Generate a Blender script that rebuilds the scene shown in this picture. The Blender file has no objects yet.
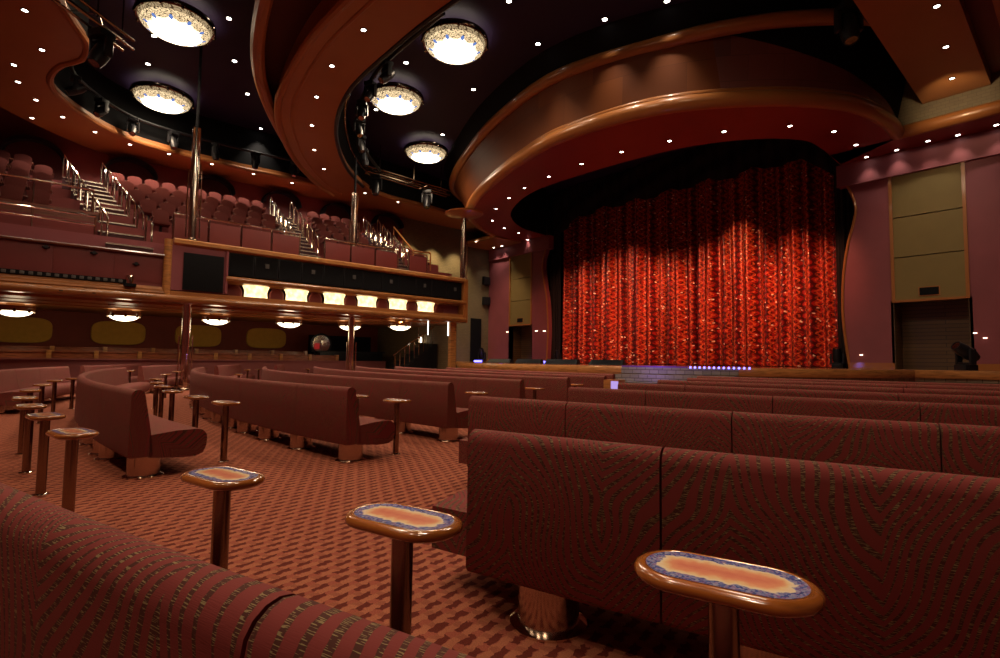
import bpy, bmesh, math, random
from mathutils import Vector, Matrix
random.seed(7)
PI = math.pi
C = bpy.context.scene.collection
SC = bpy.context.scene

# ------------------------------------------------------------------ camera
F, BEAR, EYE, ROLL = 520.0, math.radians(49), 1.15, 0.0125
PITCH = math.atan(31 / F)
cam_d = bpy.data.cameras.new('camera'); cam = bpy.data.objects.new('camera', cam_d); C.objects.link(cam)
cam_d.sensor_fit = 'HORIZONTAL'; cam_d.sensor_width = 36; cam_d.lens = F * 36 / 1000; cam_d.clip_start = 0.02; cam_d.clip_end = 200
cam.matrix_world = (Matrix.Translation((0, 0, EYE)) @ Matrix.Rotation(BEAR, 4, 'Z')
                    @ Matrix.Rotation(PI / 2 + PITCH, 4, 'X') @ Matrix.Rotation(ROLL, 4, 'Z'))
SC.camera = cam

def ray(px, py):
    x, y = px - 500, -(py - 329)
    c, s = math.cos(ROLL), math.sin(ROLL)
    x, y = c * x - s * y, s * x + c * y
    D = F * math.cos(PITCH) - y * math.sin(PITCH); Z = F * math.sin(PITCH) + y * math.cos(PITCH)
    return (x * math.cos(BEAR) - D * math.sin(BEAR)) / F, (x * math.sin(BEAR) + D * math.cos(BEAR)) / F, Z / F
def at_z(p, h):
    u, v, w = ray(*p); t = (h - EYE) / w; return u * t, v * t
def at_u(p, U):
    u, v, w = ray(*p); t = U / u; return v * t, EYE + w * t
def at_v(p, V):
    u, v, w = ray(*p); t = V / v; return u * t, EYE + w * t

# ------------------------------------------------------------------ materials
class NT:
    def __init__(s, name):
        s.m = bpy.data.materials.new(name); s.m.use_nodes = True
        s.t = s.m.node_tree; s.b = s.t.nodes['Principled BSDF']
    def n(s, typ, **kw):
        nd = s.t.nodes.new(typ)
        for k, v in kw.items():
            if k.startswith('i_'):
                key = k[2:]; key = int(key) if key.isdigit() else key.replace('_', ' ')
                nd.inputs[key].default_value = v
            else: setattr(nd, k, v)
        return nd
    def l(s, a, b): s.t.links.new(a, b)
    def math(s, op, a, b=None, c=None):
        nd = s.n('ShaderNodeMath', operation=op)
        for i, v in enumerate((a, b, c)):
            if v is None: continue
            if isinstance(v, (int, float)): nd.inputs[i].default_value = v
            else: s.l(v, nd.inputs[i])
        return nd.outputs[0]
    def mix(s, f, a, b):
        nd = s.n('ShaderNodeMix', data_type='RGBA')
        for i, v in ((0, f), (6, a), (7, b)):
            if isinstance(v, (int, float)): nd.inputs[i].default_value = v
            elif isinstance(v, tuple): nd.inputs[i].default_value = (*v, 1)
            else: s.l(v, nd.inputs[i])
        return nd.outputs[2]
    def ramp(s, f, stops, interp='LINEAR'):
        nd = s.n('ShaderNodeValToRGB'); cr = nd.color_ramp; cr.interpolation = interp
        while len(cr.elements) > 1: cr.elements.remove(cr.elements[0])
        for i, (p, c) in enumerate(stops):
            e = cr.elements[0] if i == 0 else cr.elements.new(p)
            e.position = p; e.color = (*c, 1)
        s.l(f, nd.inputs[0]); return nd.outputs[0]

def simple(name, col, rough=0.5, metal=0.0, spec=0.25, vary=0.0, scale=3.0, coat=0.0):
    k = NT(name); b = k.b
    b.inputs['Base Color'].default_value = (*col, 1); b.inputs['Roughness'].default_value = rough
    b.inputs['Metallic'].default_value = metal; b.inputs['Specular IOR Level'].default_value = spec
    b.inputs['Coat Weight'].default_value = coat; b.inputs['Coat Roughness'].default_value = 0.08
    if vary:
        tc = k.n('ShaderNodeTexCoord'); nz = k.n('ShaderNodeTexNoise', i_Scale=scale, i_Detail=4.0)
        k.l(tc.outputs['Object'], nz.inputs['Vector'])
        f = k.math('MULTIPLY_ADD', nz.outputs[0], 2 * vary, 1 - vary)
        hv = k.n('ShaderNodeHueSaturation'); hv.inputs['Color'].default_value = (*col, 1)
        k.l(f, hv.inputs['Value']); k.l(hv.outputs[0], b.inputs['Base Color'])
    return k.m
def glow(name, col, strength):
    k = NT(name); k.b.inputs['Base Color'].default_value = (0, 0, 0, 1)
    k.b.inputs['Emission Color'].default_value = (*col, 1); k.b.inputs['Emission Strength'].default_value = strength
    return k.m

def mat_fabric(name, base, dark, gold, seed=0.0):
    """woven upholstery: zebra stripes broken into short metallic dashes; UV in metres"""
    k = NT(name)
    uv = k.n('ShaderNodeUVMap'); sep = k.n('ShaderNodeSeparateXYZ'); k.l(uv.outputs[0], sep.inputs[0])
    mp = k.n('ShaderNodeMapping'); mp.inputs['Location'].default_value = (seed, seed * .7, 0); k.l(uv.outputs[0], mp.inputs[0])
    big = k.n('ShaderNodeTexNoise', i_Scale=1.7, i_Detail=1.5, i_Roughness=.45); k.l(mp.outputs[0], big.inputs['Vector'])
    # chevron-like direction changes every ~0.65 m
    pp = k.math('PINGPONG', k.math('ADD', sep.outputs[0], seed), 0.42)
    base_phase = k.math('MULTIPLY_ADD', sep.outputs[1], 1.0, k.math('MULTIPLY', pp, 1.35))
    phase = k.math('MULTIPLY_ADD', big.outputs[0], 0.85, base_phase)
    st = k.math('SINE', k.math('MULTIPLY', phase, 2 * PI / 0.050))
    wd = k.n('ShaderNodeTexNoise', i_Scale=6.0, i_Detail=2.0); k.l(mp.outputs[0], wd.inputs['Vector'])
    th = k.math('MULTIPLY_ADD', wd.outputs[0], 2.2, -0.75)
    stripe = k.math('SMOOTH_MIN', 1.0, k.math('MAXIMUM', 0.0, k.math('MULTIPLY', k.math('SUBTRACT', st, th), 5.0)), 0.1)
    m2 = k.n('ShaderNodeMapping'); m2.inputs['Scale'].default_value = (38, 480, 1); k.l(uv.outputs[0], m2.inputs[0])
    dn = k.n('ShaderNodeTexNoise', i_Scale=1.0, i_Detail=1.0); k.l(m2.outputs[0], dn.inputs['Vector'])
    dash = k.math('GREATER_THAN', dn.outputs[0], 0.575)
    gm = k.math('MULTIPLY', stripe, dash)
    col = k.mix(k.math('MULTIPLY', stripe, .8), base, dark)
    col = k.mix(gm, col, gold)
    k.l(col, k.b.inputs['Base Color'])
    k.b.inputs['Roughness'].default_value = 0.85
    k.b.inputs['Specular IOR Level'].default_value = .22; k.b.inputs['Sheen Weight'].default_value = 0.05; k.b.inputs['Sheen Roughness'].default_value = 0.4
    k.b.inputs['Sheen Tint'].default_value = (1, .45, .4, 1)
    bp = k.n('ShaderNodeBump', i_Strength=.12, i_Distance=.004); k.l(dn.outputs[0], bp.inputs['Height']); k.l(bp.outputs[0], k.b.inputs['Normal'])
    return k.m

def mat_carpet():
    k = NT('carpet'); tc = k.n('ShaderNodeTexCoord')
    mp = k.n('ShaderNodeMapping'); mp.inputs['Rotation'].default_value = (0, 0, math.radians(-13.5)); k.l(tc.outputs['Object'], mp.inputs[0])
    sp = k.n('ShaderNodeSeparateXYZ'); k.l(mp.outputs[0], sp.inputs[0])
    nz = k.n('ShaderNodeTexNoise', i_Scale=26.0, i_Detail=2.0); k.l(mp.outputs[0], nz.inputs['Vector'])
    jit = k.math('MULTIPLY_ADD', nz.outputs[0], .05, -.025)
    PER, QA = 0.082, 0.135
    x = k.math('ADD', sp.outputs[0], jit); y = k.math('ADD', sp.outputs[1], jit)
    row = k.math('FLOOR', k.math('DIVIDE', x, PER)); fx = k.math('FRACT', k.math('DIVIDE', x, PER))
    off = k.math('MULTIPLY', row, 0.5)
    fy = k.math('FRACT', k.math('ADD', k.math('DIVIDE', y, QA), off))
    dash = k.math('MULTIPLY', k.math('LESS_THAN', fx, .44), k.math('LESS_THAN', k.math('ADD', fy, k.math('MULTIPLY', fx, .3)), .74))
    dash2 = k.math('MULTIPLY', k.math('GREATER_THAN', fx, .52), k.math('GREATER_THAN', fy, .72))
    fine = k.n('ShaderNodeTexNoise', i_Scale=160.0, i_Detail=2.0); k.l(tc.outputs['Object'], fine.inputs['Vector'])
    a = k.mix(k.math('GREATER_THAN', fx, .5), (.28, .074, .046), (.34, .118, .064))
    a = k.mix(dash, a, (.115, .022, .015)); a = k.mix(k.math('MULTIPLY', dash2, .55), a, (.2, .05, .03))
    hv = k.n('ShaderNodeHueSaturation'); k.l(a, hv.inputs['Color']); k.l(k.math('MULTIPLY_ADD', fine.outputs[0], .9, .5), hv.inputs['Value'])
    k.l(hv.outputs[0], k.b.inputs['Base Color']); k.b.inputs['Roughness'].default_value = .95; k.b.inputs['Specular IOR Level'].default_value = .1
    bp = k.n('ShaderNodeBump', i_Strength=.4, i_Distance=.006); k.l(fine.outputs[0], bp.inputs['Height']); k.l(bp.outputs[0], k.b.inputs['Normal'])
    return k.m

def mat_inlay():
    """table-top inlay; UV.x runs from 0 at its edge to 1 at the middle"""
    k = NT('table_inlay'); uv = k.n('ShaderNodeUVMap'); sp = k.n('ShaderNodeSeparateXYZ'); k.l(uv.outputs[0], sp.inputs[0])
    tc = k.n('ShaderNodeTexCoord')
    nz = k.n('ShaderNodeTexNoise', i_Scale=38.0, i_Detail=3.0); k.l(tc.outputs['Object'], nz.inputs['Vector'])
    f = k.math('ADD', sp.outputs[0], k.math('MULTIPLY_ADD', nz.outputs[0], .44, -.22))
    col = k.ramp(f, [(0, (.10, .12, .32)), (.2, (.12, .15, .42)), (.30, (.24, .22, .48)), (.36, (.95, .80, .58)), (.50, (.95, .66, .36)), (.66, (.90, .38, .22)), (1, (.80, .25, .17))])
    vo = k.n('ShaderNodeTexVoronoi', i_Scale=170.0); k.l(tc.outputs['Object'], vo.inputs['Vector'])
    spk = k.ramp(vo.outputs['Color'], [(0, (.02, .02, .12)), (.35, (.08, .12, .42)), (.6, (.5, .5, .66)), (.8, (.35, .12, .32)), (1, (.1, .2, .5))])
    edge = k.math('MULTIPLY', k.math('LESS_THAN', f, .33), .7)
    k.l(k.mix(edge, col, spk), k.b.inputs['Base Color'])
    k.b.inputs['Roughness'].default_value = .12; k.b.inputs['Coat Weight'].default_value = .6
    return k.m

def mat_curtain():
    """sequined stage drape: rows of zig-zag ogee lines, UV in metres"""
    k = NT('sequin_red'); uv = k.n('ShaderNodeUVMap'); sp = k.n('ShaderNodeSeparateXYZ'); k.l(uv.outputs[0], sp.inputs[0])
    nz = k.n('ShaderNodeTexNoise', i_Scale=5.0, i_Detail=3.0); k.l(uv.outputs[0], nz.inputs['Vector'])
    x = k.math('MULTIPLY_ADD', nz.outputs[0], .10, sp.outputs[0])
    wob = k.math('MULTIPLY', k.math('SINE', k.math('MULTIPLY', sp.outputs[1], 2 * PI / .52)), .105)
    p1 = k.math('FRACT', k.math('DIVIDE', k.math('ADD', x, wob), .40))
    p2 = k.math('FRACT', k.math('DIVIDE', k.math('SUBTRACT', x, wob), .40))
    l1 = k.math('LESS_THAN', k.math('ABSOLUTE', k.math('SUBTRACT', p1, .5)), .095)
    l2 = k.math('LESS_THAN', k.math('ABSOLUTE', k.math('SUBTRACT', p2, .5)), .095)
    ln = k.math('MAXIMUM', l1, l2)
    vo = k.n('ShaderNodeTexVoronoi', i_Scale=20.0); k.l(uv.outputs[0], vo.inputs['Vector'])
    sq = k.n('ShaderNodeSeparateColor'); k.l(vo.outputs['Color'], sq.inputs[0])
    gap = k.math('LESS_THAN', k.math('ABSOLUTE', k.math('SUBTRACT', p1, .5)), .30)
    col = k.mix(gap, (.07, .002, .002), (.36, .010, .006))
    col = k.mix(k.math('MULTIPLY', ln, k.math('MULTIPLY_ADD', sq.outputs[0], .7, .3)), col, (.80, .145, .040))
    col = k.mix(k.math('MULTIPLY', k.math('GREATER_THAN', sq.outputs[1], .72), .8), col, (.08, .003, .003))
    col = k.mix(k.math('GREATER_THAN', sq.outputs[2], .988), col, (1, .8, .6))
    k.l(col, k.b.inputs['Base Color']); k.b.inputs['Roughness'].default_value = .42
    k.b.inputs['Metallic'].default_value = .15
    bp = k.n('ShaderNodeBump', i_Strength=.8, i_Distance=.03); k.l(sq.outputs[0], bp.inputs['Height']); k.l(bp.outputs[0], k.b.inputs['Normal'])
    return k.m

def mat_bowl():
    """lamp bowl: clear warm glass, a scrolled gold border with blue blossoms; UV.x angle 0-1, UV.y radius 0-1"""
    k = NT('painted_lamp_glass'); uv = k.n('ShaderNodeUVMap'); sp = k.n('ShaderNodeSeparateXYZ'); k.l(uv.outputs[0], sp.inputs[0])
    a, r = sp.outputs[0], sp.outputs[1]
    # scalloped edge of the border
    sc = k.math('MULTIPLY', k.math('COSINE', k.math('MULTIPLY', a, 2 * PI * 10)), .035)
    rr = k.math('ADD', r, sc)
    border = k.math('MINIMUM', 1.0, k.math('MAXIMUM', 0.0, k.math('MULTIPLY', k.math('SUBTRACT', rr, .64), 9.0)))
    tc = k.n('ShaderNodeTexCoord')
    cv = k.n('ShaderNodeCombineXYZ'); k.l(k.math('MULTIPLY', a, 34.0), cv.inputs[0]); k.l(k.math('MULTIPLY', r, 15.0), cv.inputs[1])
    w = k.n('ShaderNodeTexNoise', i_Scale=.8, i_Detail=1.0); k.l(cv.outputs[0], w.inputs['Vector'])
    scroll = k.math('LESS_THAN', k.math('ABSOLUTE', k.math('SUBTRACT', k.math('FRACT', k.math('MULTIPLY', w.outputs[0], 7.0)), .5)), .17)
    fa = k.math('ABSOLUTE', k.math('SUBTRACT', k.math('FRACT', k.math('MULTIPLY', a, 10.0)), .5))
    fl = k.math('ADD', k.math('POWER', k.math('MULTIPLY', fa, .62), 2.0), k.math('POWER', k.math('SUBTRACT', r, .76), 2.0))
    blue = k.math('LESS_THAN', fl, .0052)
    col = k.mix(border, (1, .86, .62), (1.0, .74, .42))
    col = k.mix(k.math('MULTIPLY', border, scroll), col, (.05, .03, .015))
    col = k.mix(blue, col, (.12, .22, .55))
    rimb = k.math('GREATER_THAN', r, .93); col = k.mix(k.math('MULTIPLY', rimb, .65), col, (.06, .035, .015))
    k.l(col, k.b.inputs['Emission Color'])
    k.l(k.math('MULTIPLY_ADD', k.math('SUBTRACT', 1.0, k.math('MAXIMUM', border, blue)), LAMP, 1.0), k.b.inputs['Emission Strength'])
    k.b.inputs['Base Color'].default_value = (.02, .02, .02, 1); k.b.inputs['Roughness'].default_value = .2
    return k.m

def mat_tile(name, c1, c2, sx, sy, mortar=(.05, .03, .02), rough=.6, ms=.01, spec=.5):
    k = NT(name); tc = k.n('ShaderNodeTexCoord'); 
    sp = k.n('ShaderNodeSeparateXYZ'); k.l(tc.outputs['Object'], sp.inputs[0])
    cv = k.n('ShaderNodeCombineXYZ'); k.l(k.math('ADD', sp.outputs[0], sp.outputs[1]), cv.inputs[0]); k.l(sp.outputs[2], cv.inputs[1])
    br = k.n('ShaderNodeTexBrick'); br.inputs['Color1'].default_value = (*c1, 1); br.inputs['Color2'].default_value = (*c2, 1)
    br.inputs['Mortar'].default_value = (*mortar, 1); br.inputs['Scale'].default_value = 1; br.inputs['Mortar Size'].default_value = ms
    br.inputs['Brick Width'].default_value = sx; br.inputs['Row Height'].default_value = sy; br.inputs['Bias'].default_value = 0
    k.l(cv.outputs[0], br.inputs['Vector']); k.l(br.outputs[0], k.b.inputs['Base Color']); k.b.inputs['Roughness'].default_value = rough; k.b.inputs['Specular IOR Level'].default_value = spec
    return k.m

def mat_wood(name, col, rough=.3, coat=.5, scale=1.0):
    k = NT(name); tc = k.n('ShaderNodeTexCoord'); mp = k.n('ShaderNodeMapping'); mp.inputs['Scale'].default_value = (2 * scale, 2 * scale, 14 * scale); k.l(tc.outputs['Object'], mp.inputs[0])
    nz = k.n('ShaderNodeTexNoise', i_Scale=1.5, i_Detail=5.0, i_Distortion=.6); k.l(mp.outputs[0], nz.inputs['Vector'])
    d = tuple(c * .55 for c in col); h = tuple(min(1, c * 1.3) for c in col)
    k.l(k.ramp(nz.outputs[0], [(.3, d), (.5, col), (.7, h)]), k.b.inputs['Base Color'])
    k.b.inputs['Roughness'].default_value = rough; k.b.inputs['Coat Weight'].default_value = coat; k.b.inputs['Coat Roughness'].default_value = .1
    return k.m

def mat_alabaster():
    k = NT('alabaster_shade'); tc = k.n('ShaderNodeTexCoord'); nz = k.n('ShaderNodeTexNoise', i_Scale=5.0, i_Detail=4.0); k.l(tc.outputs['Object'], nz.inputs['Vector'])
    k.b.inputs['Base Color'].default_value = (.3, .25, .18, 1)
    k.b.inputs['Emission Color'].default_value = (1, .70, .33, 1)
    k.l(k.math('MULTIPLY_ADD', nz.outputs[0], 5.5, -.7), k.b.inputs['Emission Strength'])
    return k.m
LAMP = 5.0
LB = 680
M = {}
M['carpet'] = mat_carpet()
M['fabric'] = mat_fabric('maroon_zebra_weave', (.190, .032, .029), (.042, .020, .012), (.24, .18, .085))
M['chrome'] = simple('chrome', (.75, .66, .56), .12, 1.0)
M['copper_drum'] = simple('brushed_steel_drum', (.50, .40, .34), .18, 1.0, vary=.15, scale=8)
M['bronze'] = simple('bronze_tube', (.26, .19, .14), .2, 1.0)
M['rim'] = mat_wood('lacquered_amber_wood', (.33, .10, .018), .16, .8)
M['inlay'] = mat_inlay()
M['curtain'] = mat_curtain()
M['bowl'] = mat_bowl()
M['bowl_small'] = glow('lit_glass_bowl', (1, .84, .56), 4.0)
M['ceiling'] = simple('midnight_ceiling', (.020, .011, .040), .6, spec=.2, vary=.3, scale=.6)
M['soffit'] = simple('rust_soffit', (.32, .122, .038), .38, vary=.10, scale=1.2)
M['red_soffit'] = simple('red_soffit', (.20, .018, .014), .4, vary=.08)
M['gold_trim'] = simple('amber_moulding', (.31, .112, .030), .34, coat=.3)
M['black'] = simple('matt_black', (.005, .005, .006), .8, spec=.12)
M['satin_black'] = simple('satin_black', (.012, .012, .014), .35)
M['mauve'] = simple('mauve_wall', (.22, .058, .066), .55, vary=.12, scale=1.5)
M['maroon'] = simple('maroon_panel', (.15, .030, .028), .5, vary=.12, scale=1.5)
M['redwood'] = mat_wood('dark_redwood', (.13, .034, .017), .35, .4)
M['honeywood'] = mat_wood('honey_wood', (.40, .17, .05), .3, .4)
M['drumwood'] = mat_tile('drum_panels', (.17, .050, .014), (.115, .032, .010), 2.6, .95, (.08, .025, .010), .5, .006, spec=.15)
M['drum_mauve'] = mat_tile('drum_end_panels', (.20, .060, .050), (.085, .024, .022), 1.5, .75, (.07, .02, .018), .5, .006)
M['amberwood'] = mat_wood('amber_wood_moulding', (.26, .095, .024), .3, .4)
M['lower_wall'] = simple('lower_wall_lining', (.19, .034, .016), .6, vary=.2, scale=1.5)
M['boothwood'] = mat_wood('booth_wood', (.27, .070, .026), .4, .15)
M['rail_mauve'] = simple('mauve_rail', (.26, .085, .085), .45)
M['upper_wall'] = simple('upper_wall_red', (.22, .042, .034), .5, vary=.1, scale=1.5)
M['recess_shade'] = simple('recess_shade_red', (.075, .016, .014), .7)  # darker red that carries the shade of recesses
M['khaki'] = simple('khaki_panel', (.185, .130, .042), .6, vary=.10, scale=2)
M['khaki_wall'] = mat_tile('khaki_block_wall', (.17, .125, .065), (.145, .105, .055), .22, .11, (.09, .065, .035), .65, .006)
M['stone'] = mat_tile('stage_stone', (.24, .20, .14), (.17, .14, .10), .34, .13, (.08, .06, .04), .7, .012)
M['stage_floor'] = mat_wood('stage_boards', (.30, .11, .045), .22, .5)
M['door_wood'] = mat_tile('doorway_wood_courses', (.115, .062, .022), (.085, .043, .015), 3.0, .14, (.035, .018, .008), .4, .012)
M['spot'] = glow('spot_lens', (1, .93, .82), 14)
M['spot_dim'] = glow('spot_lens_warm', (1, .80, .55), 5)
M['lightbox'] = mat_alabaster()
M['led'] = glow('blue_led', (.16, .14, 1.0), 5)
M['ledwhite'] = glow('white_led', (.75, .75, 1.0), 9)
M['white_glow'] = glow('white_tube', (1, .95, .85), 2.5)
M['violet'] = glow('violet_lit_panel', (.55, .38, .9), .8)
M['seat_fabric'] = simple('theatre_seat_velour', (.075, .017, .014), .85, spec=.08, vary=.15, scale=4)
M['stair_carpet'] = simple('stair_carpet', (.05, .018, .02), .9, vary=.2, scale=20)
M['nosing'] = simple('steel_nosing', (.7, .62, .52), .25, .9)
M['ochre'] = simple('ochre_padding', (.55, .30, .04), .7, vary=.15, scale=6)
M['wedge'] = simple('wedge_grey', (.022, .026, .028), .55)
M['drape'] = simple('black_drape', (.010, .007, .007), .8)
M['rope_led'] = simple('clear_lens', (.09, .085, .08), .3)

# ------------------------------------------------------------------ mesh helpers
def tag(o, label=None, cat=None, group=None, kind=None):
    if label: o['label'] = label
    if cat: o['category'] = cat
    if group: o['group'] = group
    if kind: o['kind'] = kind
    return o
def empty(name, loc, rz=0, label=None, cat=None, group=None):
    o = bpy.data.objects.new(name, None); C.objects.link(o); o.location = loc; o.rotation_euler = (0, 0, rz); o.empty_display_size = .1
    return tag(o, label, cat, group)
class MB:
    def __init__(s): s.v = []; s.f = []; s.uv = []; s.mi = []
    def add(s, verts, faces, uvs=None, mi=0):
        k = len(s.v); s.v += [tuple(p) for p in verts]; s.uv += (uvs if uvs else [(p[0], p[1]) for p in verts])
        s.f += [tuple(i + k for i in f) for f in faces]; s.mi += [mi] * len(faces); return s
    def box(s, x0, x1, y0, y1, z0, z1, mi=0, mat=None):
        P = [Vector((x, y, z)) for z in (z0, z1) for y in (y0, y1) for x in (x0, x1)]
        if mat is not None: P = [mat @ p for p in P]
        return s.add(P, [(0, 2, 3, 1), (4, 5, 7, 6), (0, 1, 5, 4), (2, 6, 7, 3), (0, 4, 6, 2), (1, 3, 7, 5)], mi=mi)
    def prism(s, poly, z0, z1, mi=0):
        n = len(poly); P = [(x, y, z0) for x, y in poly] + [(x, y, z1) for x, y in poly]
        return s.add(P, [tuple(range(n - 1, -1, -1)), tuple(range(n, 2 * n))] + [(i, (i + 1) % n, n + (i + 1) % n, n + i) for i in range(n)], mi=mi)
    def lathe(s, prof, n=24, c=(0, 0), mi=0, mat=None):
        P = []; U = []
        m = len(prof)
        for i in range(n + 1):
            a = 2 * PI * i / n
            for j, (r, z) in enumerate(prof):
                p = Vector((c[0] + r * math.cos(a), c[1] + r * math.sin(a), z))
                P.append(mat @ p if mat is not None else p); U.append((i / n, j / (m - 1)))
        fs = [(i * m + j, (i + 1) * m + j, (i + 1) * m + j + 1, i * m + j + 1) for i in range(n) for j in range(m - 1)]
        return s.add(P, fs, U, mi)
    def tube(s, path, r, seg=8, closed=False, mi=0):
        path = [Vector(p) for p in path]; n = len(path); P = []; prev = None
        for i in range(n):
            a = path[i - 1] if (i > 0 or closed) else path[0]; b = path[(i + 1) % n] if (i < n - 1 or closed) else path[-1]
            t = (b - a).normalized()
            ref = prev if prev is not None else (Vector((0, 0, 1)) if abs(t.z) < .9 else Vector((1, 0, 0)))
            x = ref - t * ref.dot(t)
            if x.length < 1e-6: x = t.orthogonal()
            x.normalize(); prev = x; y = t.cross(x)
            rr = r[i] if isinstance(r, (list, tuple)) else r
            P += [path[i] + (x * math.cos(2 * PI * j / seg) + y * math.sin(2 * PI * j / seg)) * rr for j in range(seg)]
        fs = []
        for i in range(n if closed else n - 1):
            a, b = i * seg, ((i + 1) % n) * seg
            fs += [(a + j, a + (j + 1) % seg, b + (j + 1) % seg, b + j) for j in range(seg)]
        if not closed: fs += [tuple(range(seg - 1, -1, -1)), tuple(range((n - 1) * seg, n * seg))]
        return s.add(P, fs, mi=mi)
    def sweep(s, path, prof, closed=True, mi=0, s0=0.0):
        """profile (offset to the left of the path, z) along a plan path; UV = metres along, metres around"""
        n = len(path); m = len(prof); P = []; U = []; d = s0
        per = [0.0]
        for j in range(1, m + 1): per.append(per[-1] + math.dist(prof[j - 1], prof[j % m]))
        for i in range(n):
            a = path[max(i - 1, 0)]; b = path[min(i + 1, n - 1)]
            L = math.dist(a[:2], b[:2]); tx, ty = (b[0] - a[0]) / L, (b[1] - a[1]) / L
            if i: d += math.dist(path[i][:2], path[i - 1][:2])
            z0 = path[i][2] if len(path[i]) > 2 else 0
            for j, (o, z) in enumerate(prof):
                P.append((path[i][0] - ty * o, path[i][1] + tx * o, z + z0)); U.append((d, per[j]))
        fs = [(i * m + j, (i + 1) * m + j, (i + 1) * m + (j + 1) % m, i * m + (j + 1) % m) for i in range(n - 1) for j in range(m if closed else m - 1)]
        if closed: fs += [tuple(range(m - 1, -1, -1)), tuple(range((n - 1) * m, n * m))]
        return s.add(P, fs, U, mi)
    def strip(s, A, B, zA, zB, mi=0):
        n = len(A); P = [(a[0], a[1], zA) for a in A] + [(b[0], b[1], zB) for b in B]
        return s.add(P, [(i, i + 1, n + i + 1, n + i) for i in range(n - 1)], mi=mi)
    def build(s, name, mats, parent=None, smooth=35, bevel=0, loc=None):
        me = bpy.data.meshes.new(name); me.from_pydata([tuple(p) for p in s.v], [], s.f)
        bm = bmesh.new(); bm.from_mesh(me)
        uvl = bm.loops.layers.uv.new('UVMap'); bm.verts.ensure_lookup_table(); bm.faces.ensure_lookup_table()
        for i, f in enumerate(bm.faces):
            f.material_index = s.mi[i]
            us = [s.uv[l.vert.index] for l in f.loops]
            for l in f.loops: l[uvl].uv = s.uv[l.vert.index]
        bmesh.ops.remove_doubles(bm, verts=bm.verts, dist=1e-5)
        bmesh.ops.recalc_face_normals(bm, faces=bm.faces)
        if bevel: bmesh.ops.bevel(bm, geom=list(bm.edges), offset=bevel, segments=2, affect='EDGES', profile=.7)
        bm.to_mesh(me); bm.free()
        if smooth:
            me.shade_smooth(); me.set_sharp_from_angle(angle=math.radians(smooth))
        for m_ in (mats if isinstance(mats, (list, tuple)) else [mats]): me.materials.append(m_)
        o = bpy.data.objects.new(name, me); C.objects.link(o)
        if parent is not None: o.parent = parent
        if loc is not None: o.location = loc
        return o
def struct(name, mb, mats, **kw):
    return tag(mb.build(name, mats, **kw), kind='structure')
def copy_tree(o, parent=None):
    c = o.copy(); C.objects.link(c)
    if parent is not None: c.parent = parent
    for ch in list(o.children): copy_tree(ch, c)
    return c
def catmull(pts, n=8):
    P = [pts[0]] + list(pts) + [pts[-1]]; out = []
    for i in range(1, len(P) - 2):
        p0, p1, p2, p3 = P[i - 1:i + 3]
        for k in range(n):
            t = k / n
            out.append(tuple(.5 * (2 * b + (c - a) * t + (2 * a - 5 * b + 4 * c - d) * t * t + (3 * b - a - 3 * c + d) * t ** 3) for a, b, c, d in zip(p0, p1, p2, p3)))
    return out + [tuple(pts[-1])]
def resample(pts, n):
    L = [0]
    for a, b in zip(pts, pts[1:]): L.append(L[-1] + math.dist(a, b))
    out = []; j = 0
    for i in range(n):
        t = L[-1] * i / (n - 1)
        while j < len(L) - 2 and L[j + 1] < t: j += 1
        w = 0 if L[j + 1] == L[j] else (t - L[j]) / (L[j + 1] - L[j])
        out.append(tuple(a + (b - a) * w for a, b in zip(pts[j], pts[j + 1])))
    return out
ORD = 'first second third fourth fifth sixth seventh eighth ninth tenth eleventh twelfth thirteenth fourteenth fifteenth sixteenth seventeenth eighteenth nineteenth twentieth'.split()
def light(name, kind, loc, energy, col=(1, .8, .6), **kw):
    d = bpy.data.lights.new(name, kind); d.energy = energy; d.color = col
    for k_, v_ in kw.items():
        if k_ != 'aim': setattr(d, k_, v_)
    o = bpy.data.objects.new(name, d); C.objects.link(o); o.location = loc
    if 'aim' in kw: o.rotation_euler = (Vector(kw['aim']) - Vector(loc)).to_track_quat('-Z', 'Y').to_euler()
    return o

# ================================================================== SETTING
ZC, ZS, ZD, ZU = 12.0, 10.0, 9.05, 11.2          # dark ceiling, house soffit, canopy soffit, canopy top rim
WL = -28.3                                        # left side wall
PV = 23.5                                         # proscenium wall
STZ = 1.0                                         # stage floor
fl = MB(); fl.box(-29, 3, -4.5, 30, -.2, 0); struct('floor', fl, M['carpet'], smooth=0)
ce = MB(); ce.box(-29, 3, -4.5, 30, ZC, ZC + .2); struct('ceiling', ce, M['ceiling'], smooth=0)
w = MB(); w.box(-29, 3, -4.7, -4.5, 0, ZC); struct('wall_back', w, M['maroon'], smooth=0)
w = MB(); w.box(3, 3.2, -4.5, 30, 0, ZC); struct('wall_right', w, M['maroon'], smooth=0)
w = MB(); w.box(WL - .3, WL, -4.5, 16.4, 0, 3.0); struct('wall_left', w, M['lower_wall'], smooth=0)
w = MB(); w.box(WL - .3, WL, -4.5, 16.4, 3.0, ZC); struct('wall_left_upper', w, M['upper_wall'], smooth=0)
w = MB(); w.box(WL - .3, WL, 16.4, 30, 0, ZC); struct('wall_left_stone', w, M['khaki_wall'], smooth=0)
w = MB(); w.box(-29, 3, 29.8, 30, 0, ZC); struct('wall_stage', w, M['black'], smooth=0)

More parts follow.
